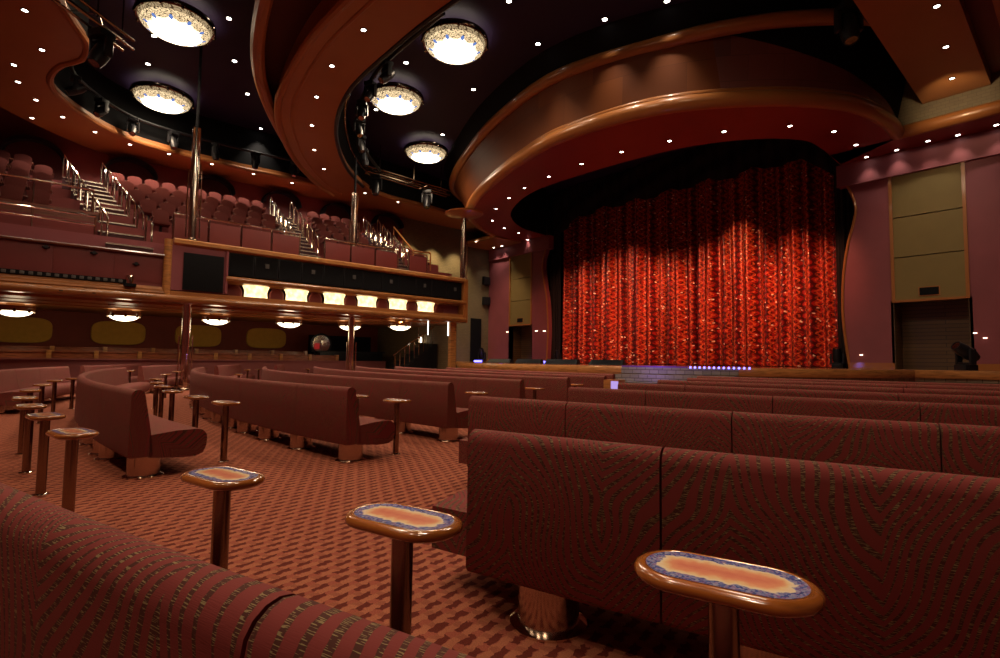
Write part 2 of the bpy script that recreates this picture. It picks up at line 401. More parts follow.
# house soffit: the rust ring between the dark coves
NS = 90
A_in = resample(catmull([(2.9, -.5), (-10, -.45), (-15.5, -.45), (-17.4, .0), (-18.6, .42), (-19.7, .36), (-20.6, -.12), (-21.8, -.36), (-22.9, -.2), (-24.1, .45), (-25.2, 1.35), (-25.9, 2.5), (-26.2, 4.6), (-26.15, 6.9), (-26.0, 8.7), (-26.2, 10.4)]), NS)
A_out = resample([(2.9, -4.5), (-25, -4.5), (-28.3, -3.5), (-28.3, 10.4)], NS)
lenA = NS
# pair the outer points by direction so quads stay tidy
A_out = []
for (x, y) in A_in:
    if x > -20: A_out.append((x, -4.5))
    else:
        t = min(1, (-20 - x) / 5.0)
        ang = math.atan2(y - (-.5), 1e-6 + (-22 - x)) if y > -.3 else 0
        A_out.append((-20 - 8.3 * t, -4.5 + max(0, (y + 4.5)) * t ** 1.2))
so = MB(); so.strip(A_in, A_out, ZS, ZS); so.strip(A_in, A_in, ZS, ZS + .25); so.strip(A_in, A_in, ZS + .25, ZC, mi=1)
struct('trim_1', so, [M['soffit'], M['black']])
B_l = resample(catmull([(2.9, 4.2), (-5, 3.2), (-9, 3.2), (-13.3, 3.66), (-16.7, 4.5), (-19.9, 6.0), (-23.8, 8.4), (-26.2, 10.4)]), NS)
B_i = resample(catmull([(2.9, 6.0), (-5, 5.3), (-10.84, 5.07), (-13.15, 4.96), (-14.92, 5.05), (-16.81, 5.29), (-18.08, 5.54), (-19.87, 6.2), (-22.41, 7.57), (-24.69, 9.33), (-26.3, 11.0)]), NS)
B_r = resample(catmull([(2.9, 8.2), (-5, 7.4), (-8, 7.2), (-10.2, 6.95), (-12.3, 6.85), (-15.6, 6.95), (-18.7, 7.87), (-21.9, 9.7), (-24.0, 11.6)]), NS)
ZB = 9.75
so = MB(); so.strip(B_i, B_r, ZB, ZB); so.strip(B_i, B_i, ZB, ZS + .45); so.strip(B_r, B_r, ZB, ZB + .3); so.strip(B_r, B_r, ZB + .3, ZC, mi=1)
so.strip(B_l, B_i, ZS + .45, ZS + .45, mi=2); so.strip(B_l, B_l, ZS, ZS + .5); so.strip(B_l, B_l, ZS + .5, ZC, mi=1)  # groove between the mouldings: its shade is put into the dark colour
so.add([(B_i[-1][0], B_i[-1][1], ZB), (B_r[-1][0], B_r[-1][1], ZB), (B_r[-1][0], B_r[-1][1], ZS), (B_i[-1][0], B_i[-1][1], ZS)], [(0, 1, 2, 3)])
struct('trim_2', so, [M['soffit'], M['black'], M['recess_shade']])
C_l = resample([(-28.3, 10.4), (-28.3, 23.5)], 40)
C_r = resample(catmull([(-22.4, 9.9), (-24.3, 11.8), (-25.3, 13.4), (-25.5, 16.5), (-25.9, 19.85), (-26.0, 23.5)]), 40)
so = MB(); so.strip(C_l, C_r, ZS, ZS); so.strip(C_r, C_r, ZS, ZS + .2); so.strip(C_r, C_r, ZS + .2, ZC, mi=1)
so.add([(-28.3, 10.4, ZS), (-26.2, 10.4, ZS), (-22.4, 9.9, ZS)], [(0, 1, 2)])
struct('trim_3', so, [M['soffit'], M['black']])
# mouldings on the soffit edges
t = MB(); t.tube([(x, y, ZS + .02) for x, y in A_in[12:]], .10, 8); struct('trim_4', t, M['soffit'])
off = lambda P, d: [(P[i][0] - d * (P[min(i + 1, len(P) - 1)][1] - P[max(i - 1, 0)][1]) / math.dist(P[min(i + 1, len(P) - 1)], P[max(i - 1, 0)]),
                     P[i][1] + d * (P[min(i + 1, len(P) - 1)][0] - P[max(i - 1, 0)][0]) / math.dist(P[min(i + 1, len(P) - 1)], P[max(i - 1, 0)])) for i in range(len(P))]
t = MB(); t.tube([(x, y, ZS + .08) for x, y in B_l], .2, 10); struct('trim_5', t, M['gold_trim'])
t = MB(); t.tube([(x, y, ZB + .03) for x, y in B_i], .13, 10); struct('trim_6', t, M['gold_trim'])
t = MB(); t.tube([(x, y, ZB + .03) for x, y in off(B_i, -.45)], .07, 8); struct('trim_7', t, M['soffit'])
t = MB(); t.tube([(x, y, ZB + .02) for x, y in B_r], .08, 8); struct('trim_8', t, M['satin_black'])
t = MB(); t.tube([(x, y, ZS + .02) for x, y in C_r], .10, 8); struct('trim_9', t, M['soffit'])
# beam along the right of the stage canopy
b = MB(); b.box(-3.6, -1.9, 8.0, 22, ZS, ZC); struct('beam_right', b, M['soffit'], smooth=0)
b = MB(); b.box(-1.9, -1.35, 8.0, 22, ZS + .35, ZC); struct('beam_step', b, M['maroon'], smooth=0)
b = MB(); b.box(-1.35, 3, 8.0, 22, ZS - .15, ZC); struct('beam_outer', b, M['soffit'], smooth=0)

# stage canopy: drum with two rims and a red soffit
CO = resample(catmull([(-25.0, 23.4), (-25.1, 21.6), (-24.2, 19.4), (-22.4, 17.15), (-19.8, 15.6), (-17, 14.55), (-14.7, 13.9), (-12.3, 13.55), (-9.0, 14.2), (-6.5, 16.0), (-4.85, 18.2), (-4.35, 20.2), (-4.3, 22.0)]), 110)
CI = resample(catmull([(-22.6, 23.4), (-22.3, 21.0), (-20.9, 18.85), (-18.9, 17.5), (-16.8, 16.8), (-14.3, 16.75), (-11.8, 16.95), (-9.6, 17.4), (-7.8, 18.4), (-6.65, 19.7), (-6.4, 21.0), (-6.45, 23.4)]), 110)
c = MB(); c.strip(CO, CI, ZD, ZD); c.strip(CI, CI, ZD, ZC, mi=1)
c.add([(-4.3, 22, ZD), (-6.4, 22, ZD), (-6.4, 23.5, ZD), (-4.3, 23.5, ZD)], [(0, 1, 2, 3)])
struct('canopy_soffit', c, [M['red_soffit'], M['black']])
UPR = resample(catmull([(-25.6, 23.4), (-26.2, 20.6), (-25.2, 18.3), (-23.3, 16.65), (-19.4, 14.85), (-16.0, 13.7), (-12.1, 13.15), (-8.2, 14.35), (-6.2, 15.4), (-4.6, 16.8), (-3.7, 17.9)]), 110)
UP = resample(catmull([(-25.6, 23.4), (-26.2, 20.6), (-25.2, 18.3), (-23.3, 16.65), (-19.4, 14.85), (-16.0, 13.7), (-12.1, 13.15), (-8.6, 14.15), (-6.4, 15.75), (-4.8, 18.0), (-4.3, 20.1), (-4.3, 22.0)]), 110)
def uz(p): return ZU - (1.15 * min(1, max(0, (p[0] + 7.4) / 2.9)) ** 1.2) * (1 if p[1] > 13 else 0) - .35 * max(0, (p[1] - 18) / 4) * (1 if p[0] > -8 else 0)
c = MB(); n = len(CO)
c.add([(x, y, ZD + .1) for x, y in CO] + [(x, y, uz((x, y))) for x, y in UP], [(i, i + 1, n + i + 1, n + i) for i in range(n - 1)])
c.mi = [1 if CO[i][0] > -7.4 and CO[i][1] > 13 else 0 for i in range(n - 1)]
struct('canopy_drum', c, [M['drumwood'], M['drum_mauve']])
c = MB(); c.add([(x, y, uz((x, y))) for x, y in UP] + [(x, y, ZC) for x, y in off(UP, -.5)], [(i, i + 1, n + i + 1, n + i) for i in range(n - 1)])
struct('canopy_crown', c, M['black'])
rimprof = lambda r: [(r * math.cos(a), r * math.sin(a)) for a in [2 * PI * i / 12 for i in range(12)]]
t = MB(); t.sweep([(x, y, ZD + .16) for x, y in CO], rimprof(.24)); struct('trim_10', t, M['gold_trim'])
t = MB(); t.sweep([(x, y, ZD + .42) for x, y in CO], rimprof(.10)); struct('trim_11', t, M['gold_trim'])
t = MB(); t.sweep([(x, y, ZU) for x, y in UPR], rimprof(.22)); struct('trim_12', t, M['gold_trim'])
# right of the canopy: narrow soffit, khaki wall, trim
s = MB(); s.box(-4.3, 3, 22.0, 23.5, ZD, ZD + .12); struct('trim_13', s, M['red_soffit'], smooth=0)
w = MB(); w.box(-4.3, 3, 22.05, 22.2, ZD + .1, ZC); struct('wall_khaki_right', w, M['khaki_wall'], smooth=0)
t = MB(); t.tube([(-4.4, 22.0, ZD + .16), (3, 22.0, ZD + .16)], .22, 12); struct('trim_14', t, M['gold_trim'])
# left of the canopy: the same soffit
s = MB(); s.box(-28.3, -24.9, 21.2, 23.5, ZD - .1, ZD); struct('trim_15', s, M['soffit'], smooth=0)
t = MB(); t.tube([(-28.3, 21.2, ZD + .02), (-24.9, 21.2, ZD + .02)], .14, 10); struct('trim_16', t, M['gold_trim'])

# ------------------------------------------------------------------ proscenium wall
def wall_strip(edge, far_u, name, mat, v0=PV, th=.35):
    """wall between a shaped edge [(u, z)...] and a straight side"""
    mb = MB(); n = len(edge); P = []
    for (u, z) in edge: P += [(u, v0, z), (far_u, v0, z), (u, v0 + th, z), (far_u, v0 + th, z)]
    fs = []
    for i in range(n - 1):
        a, b_ = 4 * i, 4 * i + 4
        fs += [(a, a + 1, b_ + 1, b_), (a + 2, b_ + 2, b_ + 3, a + 3), (a, b_, b_ + 2, a + 2), (a + 1, a + 3, b_ + 3, b_ + 1)]
    fs += [(0, 2, 3, 1), (4 * n - 4, 4 * n - 3, 4 * n - 1, 4 * n - 2)]
    mb.add(P, fs); return struct(name, mb, mat, smooth=30)
ER = catmull([(-6.33, STZ), (-6.45, 2.1), (-6.52, 3.28), (-6.46, 4.66), (-6.29, 5.82), (-6.05, 6.77), (-6.0, 7.35), (-6.25, 8.2)], 5)
EL = catmull([(-22.56, STZ), (-22.5, 2.1), (-22.46, 3.2), (-22.58, 4.9), (-22.85, 6.2), (-22.98, 7.2), (-22.7, 8.2)], 5)
wall_strip(ER, -4.9, 'wall_proscenium_right', M['mauve'])
wall_strip(EL, -23.95, 'wall_proscenium_left', M['mauve'])
w = MB(); w.box(-2.8, 3, PV, PV + .35, STZ, 8.2); struct('wall_proscenium_far_right', w, M['mauve'], smooth=0)
w = MB(); w.box(-28.3, -26.05, PV, PV + .35, 0, 8.2); struct('wall_proscenium_far_left', w, M['mauve'], smooth=0)
w = MB(); w.box(-6.6, 3, PV - .06, PV + .4, 8.2, ZD); w.box(-6.6, 3, PV - .1, PV, 8.16, 8.24); struct('frieze_right', w, M['mauve'], smooth=0)
w = MB(); w.box(-28.3, -22.4, PV - .06, PV + .4, 8.2, ZD); w.box(-28.3, -22.4, PV - .1, PV, 8.16, 8.24); struct('frieze_left', w, M['mauve'], smooth=0)
t = MB(); t.tube([(u, PV - .02, z) for u, z in ER], .05, 8); struct('trim_17', t, M['gold_trim'])
t = MB(); t.tube([(u, PV - .02, z) for u, z in EL], .05, 8); struct('trim_18', t, M['gold_trim'])
def door_bay(u0, u1, n):
    """tall khaki shutter above a wooden stage doorway"""
    r = empty('stage_side_shutter', (0, 0, 0), 0, ('tall khaki panel over the doorway at the stage\'s right side' if n == 1 else 'tall khaki panel over the doorway at the stage\'s far left side'), 'panel')
    pz = [3.5, 5.09, 6.58, 8.18]
    for k in range(3):
        p = MB(); p.box(u0 + .05, u1 - .05, PV + .0, PV + .2, pz[k] + .02, pz[k + 1] - .015); p.build('panel', M['khaki'], r, smooth=0)
    for x in (u0, u1):
        e = MB(); e.box(x - .05, x + .05, PV - .05, PV + .2, 3.46, 8.18); e.build('edge_strip', M['gold_trim'], r, smooth=0)
    e = MB(); e.box(u0 - .05, u1 + .05, PV - .06, PV + .2, 3.44, 3.52); e.build('bottom_strip', M['gold_trim'], r, smooth=0)
    v = MB(); m_ = (u0 + u1) / 2
    v.box(m_ - .3, m_ + .3, PV - .02, PV + .05, 3.62, 3.95); vo = v.build('vent', M['gold_trim'], r, smooth=0)
    v = MB()
    v.box(m_ - .27, m_ + .27, PV - .03, PV + .04, 3.65, 3.92); v.build('grille', M['black'], vo, smooth=0)
    d = MB(); d.box(u0 - .05, u1 + .05, PV + 1.1, PV + 1.2, STZ, 3.5); d.box(u0 - .1, u0, PV, PV + 1.2, STZ, 3.5); d.box(u1, u1 + .1, PV, PV + 1.2, STZ, 3.5); d.box(u0, u1, PV + .2, PV + 1.2, 3.46, 3.5)
    struct('door_%d' % n, d, M['door_wood'], smooth=0)
door_bay(-4.88, -2.82, 1); door_bay(-26.05, -23.97, 2)
for n, (a, b_) in enumerate(((-6.35, -4.9), (-2.8, 3), (-28.3, -26.05), (-23.95, -22.55))):
    t = MB(); t.box(a, b_, PV - .06, PV, STZ, STZ + .22); struct('baseboard_%s' % ('stage_right stage_far_right stage_far_left stage_left'.split()[n]), t, M['gold_trim'], smooth=0)

# ------------------------------------------------------------------ stage
apr = [(-13.8 + 10.2 * math.cos(a), 21.3 - 8.1 * math.sin(a)) for a in [PI * i / 60 for i in range(61)]]   # right to left
apr = [(3, 20.6), (-2.6, 20.6)] + [p for p in apr if p[1] < 20.4] + [(-25.0, 20.6), (-28.3, 20.6)]
s = MB(); s.prism(apr + [(-28.3, 29.8), (3, 29.8)], STZ - .04, STZ); struct('stage_floor', s, M['stage_floor'], smooth=0)
s = MB(); s.strip(apr, apr, 0, STZ - .04); struct('stage_front', s, M['stone'])
t = MB(); t.sweep([(x, y, STZ - .12) for x, y in apr[::-1]], [(-.06, -.12), (.03, -.12), (.03, .125), (-.06, .125), (-.08, .06), (-.08, -.06)]); struct('trim_19', t, M['honeywood'])

# stage steps with a row of blue leds
def apron_pt(u):
    return 21.3 - 8.1 * math.sqrt(max(0, 1 - ((u + 13.8) / 10.2) ** 2))
st = empty('stage_steps', (0, 0, 0), 0, 'pale stone steps with blue lights at the middle of the stage front', 'steps')
for k in range(4):
    us = [-9.9 + .2 * i for i in range(16)]
    inn = [(u, apron_pt(u) + .3) for u in us]; outp = [(u, apron_pt(u) - .12 - .3 * k) for u in us]
    m = MB(); m.prism(outp + inn[::-1], 0 if k == 3 else STZ - .22 * (k + 1), STZ - .02 - .22 * k); m.build('step', M['stone'], st, smooth=0)
for k in range(13):
    u = -8.0 + 1.35 * k / 12
    m = MB(); m.box(u - .018, u + .018, apron_pt(u) - .16, apron_pt(u) - .12, STZ - .03, STZ + .03); m.build('blue_led', M['led'], st, smooth=0)
m = MB(); us = [-9.9 + .2 * i for i in range(10)]
m.prism([(u, apron_pt(u) - .10) for u in us] + [(u, apron_pt(u) + .1) for u in us[::-1]], STZ - .02, STZ + .03); m.build('violet_lit_edge', simple('violet_lit_edge', (.16, .05, .22), .4), st, smooth=0)  # violet led light on this edge is put into its base colour

# curtain
def drape(name, u0, u1, v, z0, z1, mat, fold=.19, wl=.62, n=None, wob=0.0, sag=0.0):
    n = n or int((u1 - u0) / wl * 12); rows = 10; mb = MB(); P = []; U = []
    rnd = random.Random(int(u0 * 10)); ph = [rnd.uniform(-.6, .6) for _ in range(40)]
    for j in range(rows + 1):
        z = z0 + (z1 - z0) * j / rows
        for i in range(n + 1):
            u = u0 + (u1 - u0) * i / n; q = u / wl * 2 * PI + 1.2 * math.sin(u * .9) + .25 * math.sin(z * .7 + u * 2)
            amp = fold * (1.15 - .35 * j / rows)
            P.append((u, v + amp * math.sin(q) + 1.1 * amp * math.sin(q * .31 + 1 + .5 * math.sin(u)) + sag * math.cos((u - (u0 + u1) / 2) / (u1 - u0) * PI), z)); U.append((u, z))
    fs = [(j * (n + 1) + i, j * (n + 1) + i + 1, (j + 1) * (n + 1) + i + 1, (j + 1) * (n + 1) + i) for j in range(rows) for i in range(n)]
    mb.add(P, fs, U); return mb.build(name, mat, smooth=80)
tag(drape('stage_curtain', -22.5, -7.0, 25.05, STZ + .03, 11.8, M['curtain']), 'big red sequined curtain hanging in pleats across the stage', 'curtain')
tag(drape('side_drape', -23.1, -22.2, 24.42, STZ + .02, 11.8, M['drape'], .05, .22), 'black drape at the left edge of the red curtain', 'drape')
tag(drape('side_drape', -7.0, -5.9, 24.42, STZ + .02, 11.8, M['drape'], .05, .22), 'black drape at the right edge of the red curtain', 'drape')
# black swagged sheet standing in for the unlit top of the curtain
def swag():
    mb = MB(); n = 220; rows = 9; P = []; U = []
    for j in range(rows + 1):
        for i in range(n + 1):
            u = -23.1 + 17.3 * i / n; e = abs((u + 14.5) / 8.6)
            low = 10.2 - .3 * abs(math.sin((u + 22.8) * PI / 2.1)) - 2.6 * e ** 8
            z = 11.9 + (low - 11.9) * j / rows
            P.append((u, 24.05 + .08 * math.sin(u * 9) + .08 * math.sin(j * 1.1 + u * 1.3), z)); U.append((u, z))
    mb.add(P, [(j * (n + 1) + i, j * (n + 1) + i + 1, (j + 1) * (n + 1) + i + 1, (j + 1) * (n + 1) + i) for j in range(rows) for i in range(n)], U)
    return mb.build('curtain_top_shade', M['drape'], smooth=80)
tag(swag(), 'black swagged sheet standing for shade over the top of the red curtain', 'drape')

# ================================================================== SEATING
ROWC, ROWR = -9.5, 26.0
V_R = [-1.29, .35, 2.17, 4.3, 6.1, 7.9, 9.7, 11.5]
V_L = [-1.22, .35, 2.17, 3.95, 5.7, 7.45, 9.2, 10.95]
def arc(V, u): return V + (u - ROWC) ** 2 / (2 * ROWR)
def arc_path(V, u0, u1, n):
    return [(u0 + (u1 - u0) * i / n, arc(V, u0 + (u1 - u0) * i / n)) for i in range(n + 1)]
BACK = [(.015, .20), (0, .22), (.005, .775)] + [(.06 - .055 * math.cos(a), .775 + .055 * math.sin(a)) for a in [PI * i / 8 for i in range(1, 8)]] + [(.118, .77), (.175, .44), (.20, .22), (.185, .20)]
SEAT = [(.17, .19), (.17, .40), (.40, .425), (.58, .425)] + [(.58 + .09 * math.sin(a), .335 + .09 * math.cos(a)) for a in [PI * i / 8 for i in range(1, 5)]] + [(.665, .25), (.635, .185), (.57, .16), (.45, .16)]
def banquette(V, u0, u1, label, group, seat_ext=(0, 0), legs=True):
    um = (u0 + u1) / 2; vm = arc(V, um)
    r = empty('banquette', (um, vm, 0), 0, label, 'sofa', group)
    n = max(3, int(abs(u1 - u0) / .25)); g = .004
    path = [(x - um, y - vm) for x, y in arc_path(V, u0 + g, u1 - g, n)]
    mb = MB(); mb.sweep(path, BACK, s0=u0); mb.build('backrest', M['fabric'], r, smooth=50)
    path2 = [(x - um, y - vm) for x, y in arc_path(V, u0 + g - seat_ext[0], u1 - g + seat_ext[1], n)]
    mb = MB(); mb.sweep(path2, SEAT, s0=u0 + 3); mb.build('seat', M['fabric'], r, smooth=50)
    if legs:
        L = u1 - u0; pts = [u0 + .32] if legs == 'right' else ([u1 - .15] if L < 1.3 else [u0 + .75, u1 - .15])
        for x in pts:
            y = arc(V, x); sl = (x - ROWC) / ROWR; q = math.hypot(1, sl)
            px, py = x - um - sl / q * .17, y - vm + .17 / q
            m = MB(); m.lathe([(0, .012), (.135, .012), (.135, .2), (0, .2)], 20, (px, py)); lg = m.build('leg', M['copper_drum'], r, smooth=40)
            m = MB(); m.lathe([(0, 0), (.168, 0), (.170, .012), (.137, .026), (0, .022)], 20, (px, py)); m.build('foot_ring', M['chrome'], lg, smooth=40)
    return r
PLACE_R = ['front row of the picture', 'second bench row on the right', 'third bench row on the right', 'fourth bench row on the right', 'fifth bench row on the right', 'sixth bench row on the right', 'seventh bench row on the right', 'farthest bench row on the right, before the stage']
right = {
 0: [-3.9, -2.33, -.71, .9, 2.5],
 1: [-1.9, -1.07, .62, 2.3],
 2: [-3.67, -2.73, -1.58, -.58, .5, 1.9],
 3: [-4.28, -3.32, -2.1, -1.02, .2, 1.6],
 4: [-4.79, -3.8, -2.58, -1.51, -.3, 1.0],
 5: [-5.2, -4.2, -3.0, -1.8, -.5, 1.0],
 6: [-5.6, -4.6, -3.4, -2.1, -.7, .8],
 7: [-6.3, -5.0, -3.7, -2.3, -.9, .6]}
RN = ['nearest row', 'first right-hand row', 'second right-hand row', 'third right-hand row', 'fourth right-hand row', 'fifth right-hand row', 'sixth right-hand row', 'last right-hand row before the stage']
hidden = {(0, 0), (0, 3), (1, 2), (2, 4), (3, 4), (4, 4), (5, 4)}
for k, us in right.items():
    vis = 0
    for i in range(len(us) - 1):
        if (k, i) in ((0, 0), (0, 3)): continue
        mid = len(us) - 2
        if k == 0: lab = ['', 'maroon zebra-weave banquette across the bottom left corner, left of the seam', 'maroon zebra-weave banquette at the bottom edge, right of the seam'][i]
        else: lab = 'maroon zebra-weave banquette, %s from the aisle, %s' % (ORD[i], RN[k])
        banquette(V_R[k], us[i], us[i + 1], lab, 'banquettes of the right block', (.33 if (k == 1 and i == 0) else (.24 if i == 0 and k else 0), 0), legs='right')
left = {
 1: [-17.4, -15.9, -14.4, -12.8, -11.2, -9.7, -8.4, -7.1, -5.87],
 2: [-18.0, -16.4, -14.8, -13.2, -11.6, -10.0, -8.42, -6.52, -5.4],
 3: [-19.0, -17.6, -16.2, -14.8, -13.4, -11.9, -10.3, -8.43, -6.99, -5.91],
 4: [-19.6, -18.2, -16.7, -15.2, -13.7, -12.4, -11.27, -8.83, -7.33, -6.27],
 5: [-20.2, -18.6, -17.0, -15.4, -13.8, -12.2, -10.7, -9.25, -7.85, -6.75],
 6: [-19.6, -17.8, -16.0, -14.2, -12.4, -10.6, -8.9, -7.18],
 7: [-17.2, -15.3, -13.5, -11.6, -9.7, -8.2]}
LN = {1: 'first row left of the aisle', 2: 'second row left of the aisle', 3: 'third row left of the aisle', 4: 'fourth row left of the aisle', 5: 'fifth row left of the aisle', 6: 'sixth row left of the aisle', 7: 'last row left of the aisle'}
for k, us in left.items():
    for i in range(len(us) - 1):
        j = len(us) - 2 - i
        banquette(V_L[k], us[i], us[i + 1], 'dusky maroon banquette, %s from the aisle end, %s' % (ORD[j], LN[k]), 'banquettes of the middle block', legs=True)
far = {0: [-23.6, -21.6, -19.6], 1: [-23.7, -22.2, -20.6, -19.0], 2: [-23.8, -22.0, -20.4], 3: [-23.8, -22.2]}
for i, (a, b_) in enumerate(((-18.6, -17.6), (-17.6, -16.67), (-16.67, -15.2), (-15.2, -13.7))):
    banquette(V_L[0], a, b_, 'dusky banquette facing the line of little tables, left edge, %s' % ('farthest', 'second farthest', 'third farthest', 'nearest, cut by the picture edge')[i], 'banquettes of the middle block')
for k, us in far.items():
    for i in range(len(us) - 1):
        banquette(V_L[k], us[i], us[i + 1], 'distant banquette beside the booths, %s from the wall, %s' % (ORD[i], ['nearest', 'second', 'third', 'fourth'][k] + ' row'), 'banquettes beside the booths')

# ------------------------------------------------------------------ little tables
def stadium(L, W, n=14):
    h, r = L / 2 - W / 2, W / 2
    return [(h + r * math.cos(a), r * math.sin(a)) for a in [-PI / 2 + PI * i / n for i in range(n + 1)]] + [(-h + r * math.cos(a), r * math.sin(a)) for a in [PI / 2 + PI * i / n for i in range(n + 1)]]
TH = .655
def make_table():
    r = empty('cocktail_table', (0, 0, 0), 0, 'x', 'table')
    L, W = .415, .232
    m = MB(); n = 30; rings = []
    prof = [(-.055, -.035), (-.018, -.034), (-.004, -.026), (0, -.016), (-.004, -.006), (-.014, 0), (-.026, .0015), (-.030, -.001)]
    P = []
    for o, z in prof:
        P += [(x, y, TH + z) for x, y in stadium(L + 2 * o, W + 2 * o)]
    k = len(stadium(L, W))
    fs = [(i * k + j, i * k + (j + 1) % k, (i + 1) * k + (j + 1) % k, (i + 1) * k + j) for i in range(len(prof) - 1) for j in range(k)]
    fs.append(tuple(range(k - 1, -1, -1))); m.add(P, fs); m.build('wooden_rim', M['rim'], r, smooth=60)
    m = MB(); P = []; U = []; q = 7; Wi = W - .058; Li = L - .058
    for i in range(q + 1):
        o = Wi / 2 * i / q * .9995
        P += [(x, y, TH + .0005) for x, y in stadium(Li - 2 * o, Wi - 2 * o)]; U += [(i / q, 0)] * k
    fs = [(i * k + j, i * k + (j + 1) % k, (i + 1) * k + (j + 1) % k, (i + 1) * k + j) for i in range(q) for j in range(k)]
    m.add(P, fs, U); m.build('inlay', M['inlay'], r)
    m = MB(); m.lathe([(0, .01), (.034, .01), (.034, TH - .04), (0, TH - .04)], 20); m.build('pole', M['bronze'], r, smooth=40)
    m = MB(); m.lathe([(0, 0), (.058, 0), (.058, .008), (.036, .018), (0, .018)], 20); m.build('foot_plate', M['chrome'], r, smooth=40)
    return r
near = 'oblong cocktail table with blue-bordered coral inlay, '
tabs = [((723, 573), near + 'nearest, at the lower right before the big bench'),
        ((403, 516), near + 'at the bottom centre by the bench end'),
        ((223, 474), near + 'at the lower left centre, behind the foreground bench'),
        ((72.8, 431), near + 'nearest of the line along the left aisle'),
        ((45.6, 414.4), 'second nearest little table of the line at the left edge'), ((30.4, 404.8), 'third nearest little table of the line at the left edge'),
        ((25, 397), 'fourth nearest little table of the line at the left edge'), ((30.4, 389.6), 'fifth nearest little table of the line at the left edge'),
        ((42.4, 384), 'sixth nearest little table of the line at the left edge'), ((55, 380), 'seventh nearest little table of the line at the left edge'),
        ((73, 378), 'farthest little table of the line left of the first bench'), ((55.7, 370), 'distant little table with a shining top by the far left benches'),
        ((43, 371.8), 'distant dark little table left of the shining one'), ((130, 370.6), 'distant little table seen over the first middle bench'),
        ((226, 401.6), 'little table standing alone behind the long middle bench, thin pole'), ((196.4, 396), 'little table left of the bench at the aisle, second from the right in its line'),
        ((172.4, 390.4), 'third table from the right in the line beside the middle bench'), ((162, 385.6), 'fourth table from the right in the line beside the middle bench'),
        ((157, 382), 'fifth table from the right in the line beside the middle bench'), ((156, 378.4), 'sixth table from the right in the line beside the middle bench'),
        ((166, 374), 'seventh table from the right in the line beside the middle bench'), ((177, 371.2), 'little table just left of the second middle bench end'),
        ((203.6, 368.3), 'tiny distant table seen over the second middle bench'), ((238.8, 374), 'little table top showing above the second middle bench'),
        ((247.6, 369.6), 'distant table behind the second middle bench, left of a pair'), ((258.8, 368.8), 'distant table behind the second middle bench, right of a pair'),
        ((397, 399.6), 'little table before the third middle bench, right of its neighbour bench end'), ((356.4, 395), 'table edge peeping out behind the bench end, left of centre'),
        ((308, 368.8), 'distant table left of the chrome column under the balcony'), ((476.4, 392), 'little table behind the zebra bench at picture centre'),
        ((534.8, 387.7), 'little table on a thin pole before the far centre bench'), ((575, 384), 'little table before the dark bench end near the stage steps')]
proto = None
for p, lab in tabs:
    x, y = at_z(p, TH)
    if x < -29 or y > 14: continue
    o = make_table() if proto is None else copy_tree(proto)
    proto = proto or o
    o.location = (x, y, 0); o.rotation_euler = (0, 0, math.atan((x - ROWC) / ROWR)); o['label'] = lab; o['group'] = 'little cocktail tables between the benches'

# lit box at the aisle by the stage
x, y = at_z((612, 388), .62)
r = empty('aisle_light_box', (x, y, 0), math.radians(15), 'small box with a violet lit face at the aisle before the stage', 'light')
m = MB(); m.box(-.16, .16, -.05, .3, 0, .78); m.build('case', M['honeywood'], r, bevel=.01)
m = MB(); m.box(.0, .15, -.06, -.05, .58, .76); m.build('lit_face', M['violet'], r, smooth=0)

# ================================================================== UNDER THE BALCONY
FB = -20.0
# raised terrace with booths
w = MB(); w.box(WL, -24.75, -4.5, 15.0, 0, .45); struct('floor_terrace', w, M['carpet'], smooth=0)
w = MB(); w.box(-24.8, -24.7, -4.5, 13.5, 0, .98); w.box(-24.86, -24.64, -4.5, 13.5, .96, 1.01); struct('trim_20', w, M['rail_mauve'], smooth=0)
def booth(u, v, wdt, z0, z1, lab):
    r = empty('booth_back', (u, v, z0), 0, lab, 'booth', 'wooden booth backs under the balcony')
    m = MB(); m.box(-.05, .05, -wdt / 2 + .07, wdt / 2 - .07, 0, z1 - z0); m.build('panel', M['boothwood'], r, bevel=.012)
    m = MB(); m.box(-.09, .09, -wdt / 2 + .07, wdt / 2 - .07, z1 - z0 - .01, z1 - z0 + .03); m.build('cap_rail', M['boothwood'], r, bevel=.008)
    m = MB(); m.box(-.12, .12, wdt / 2 - .07, wdt / 2 + .07, 0, z1 - z0 + .06); m.build('post', M['honeywood'], r, bevel=.01)
for k in range(10):
    booth(-25.2, -2.0 + 1.37 * k, 1.37, .45, 1.24, 'wooden booth back with a honey-coloured post in the lower booth row, %s from the left' % ORD[k])
for k in range(8):
    booth(-26.5, -2.3 + 1.63 * k, 1.63, .45, 1.42, 'wooden booth back with a honey-coloured post in the upper booth row, %s from the left' % ORD[k])
# upholstered rounded panels on the wall
for k, vc in enumerate((-.85, 2.35, 5.45, 8.55)):
    m = MB(); pts = []
    for i in range(40):
        a = 2 * PI * i / 40; cx, sx = math.cos(a), math.sin(a)
        pts.append((.98 * math.copysign(abs(cx) ** .55, cx), .52 * math.copysign(abs(sx) ** .55, sx)))
    n = len(pts); P = [(WL + .01, vc + x, 2.12 + z) for x, z in pts] + [(WL + .10, vc + x * .98, 2.12 + z * .97) for x, z in pts]
    m.add(P, [tuple(range(n, 2 * n))] + [(i, (i + 1) % n, n + (i + 1) % n, n + i) for i in range(n)])
    tag(m.build('wall_panel', M['ochre'], smooth=40), 'ochre padded wall panel under the balcony, %s from the left' % ORD[k], 'wall panel', 'padded panels on the back wall')
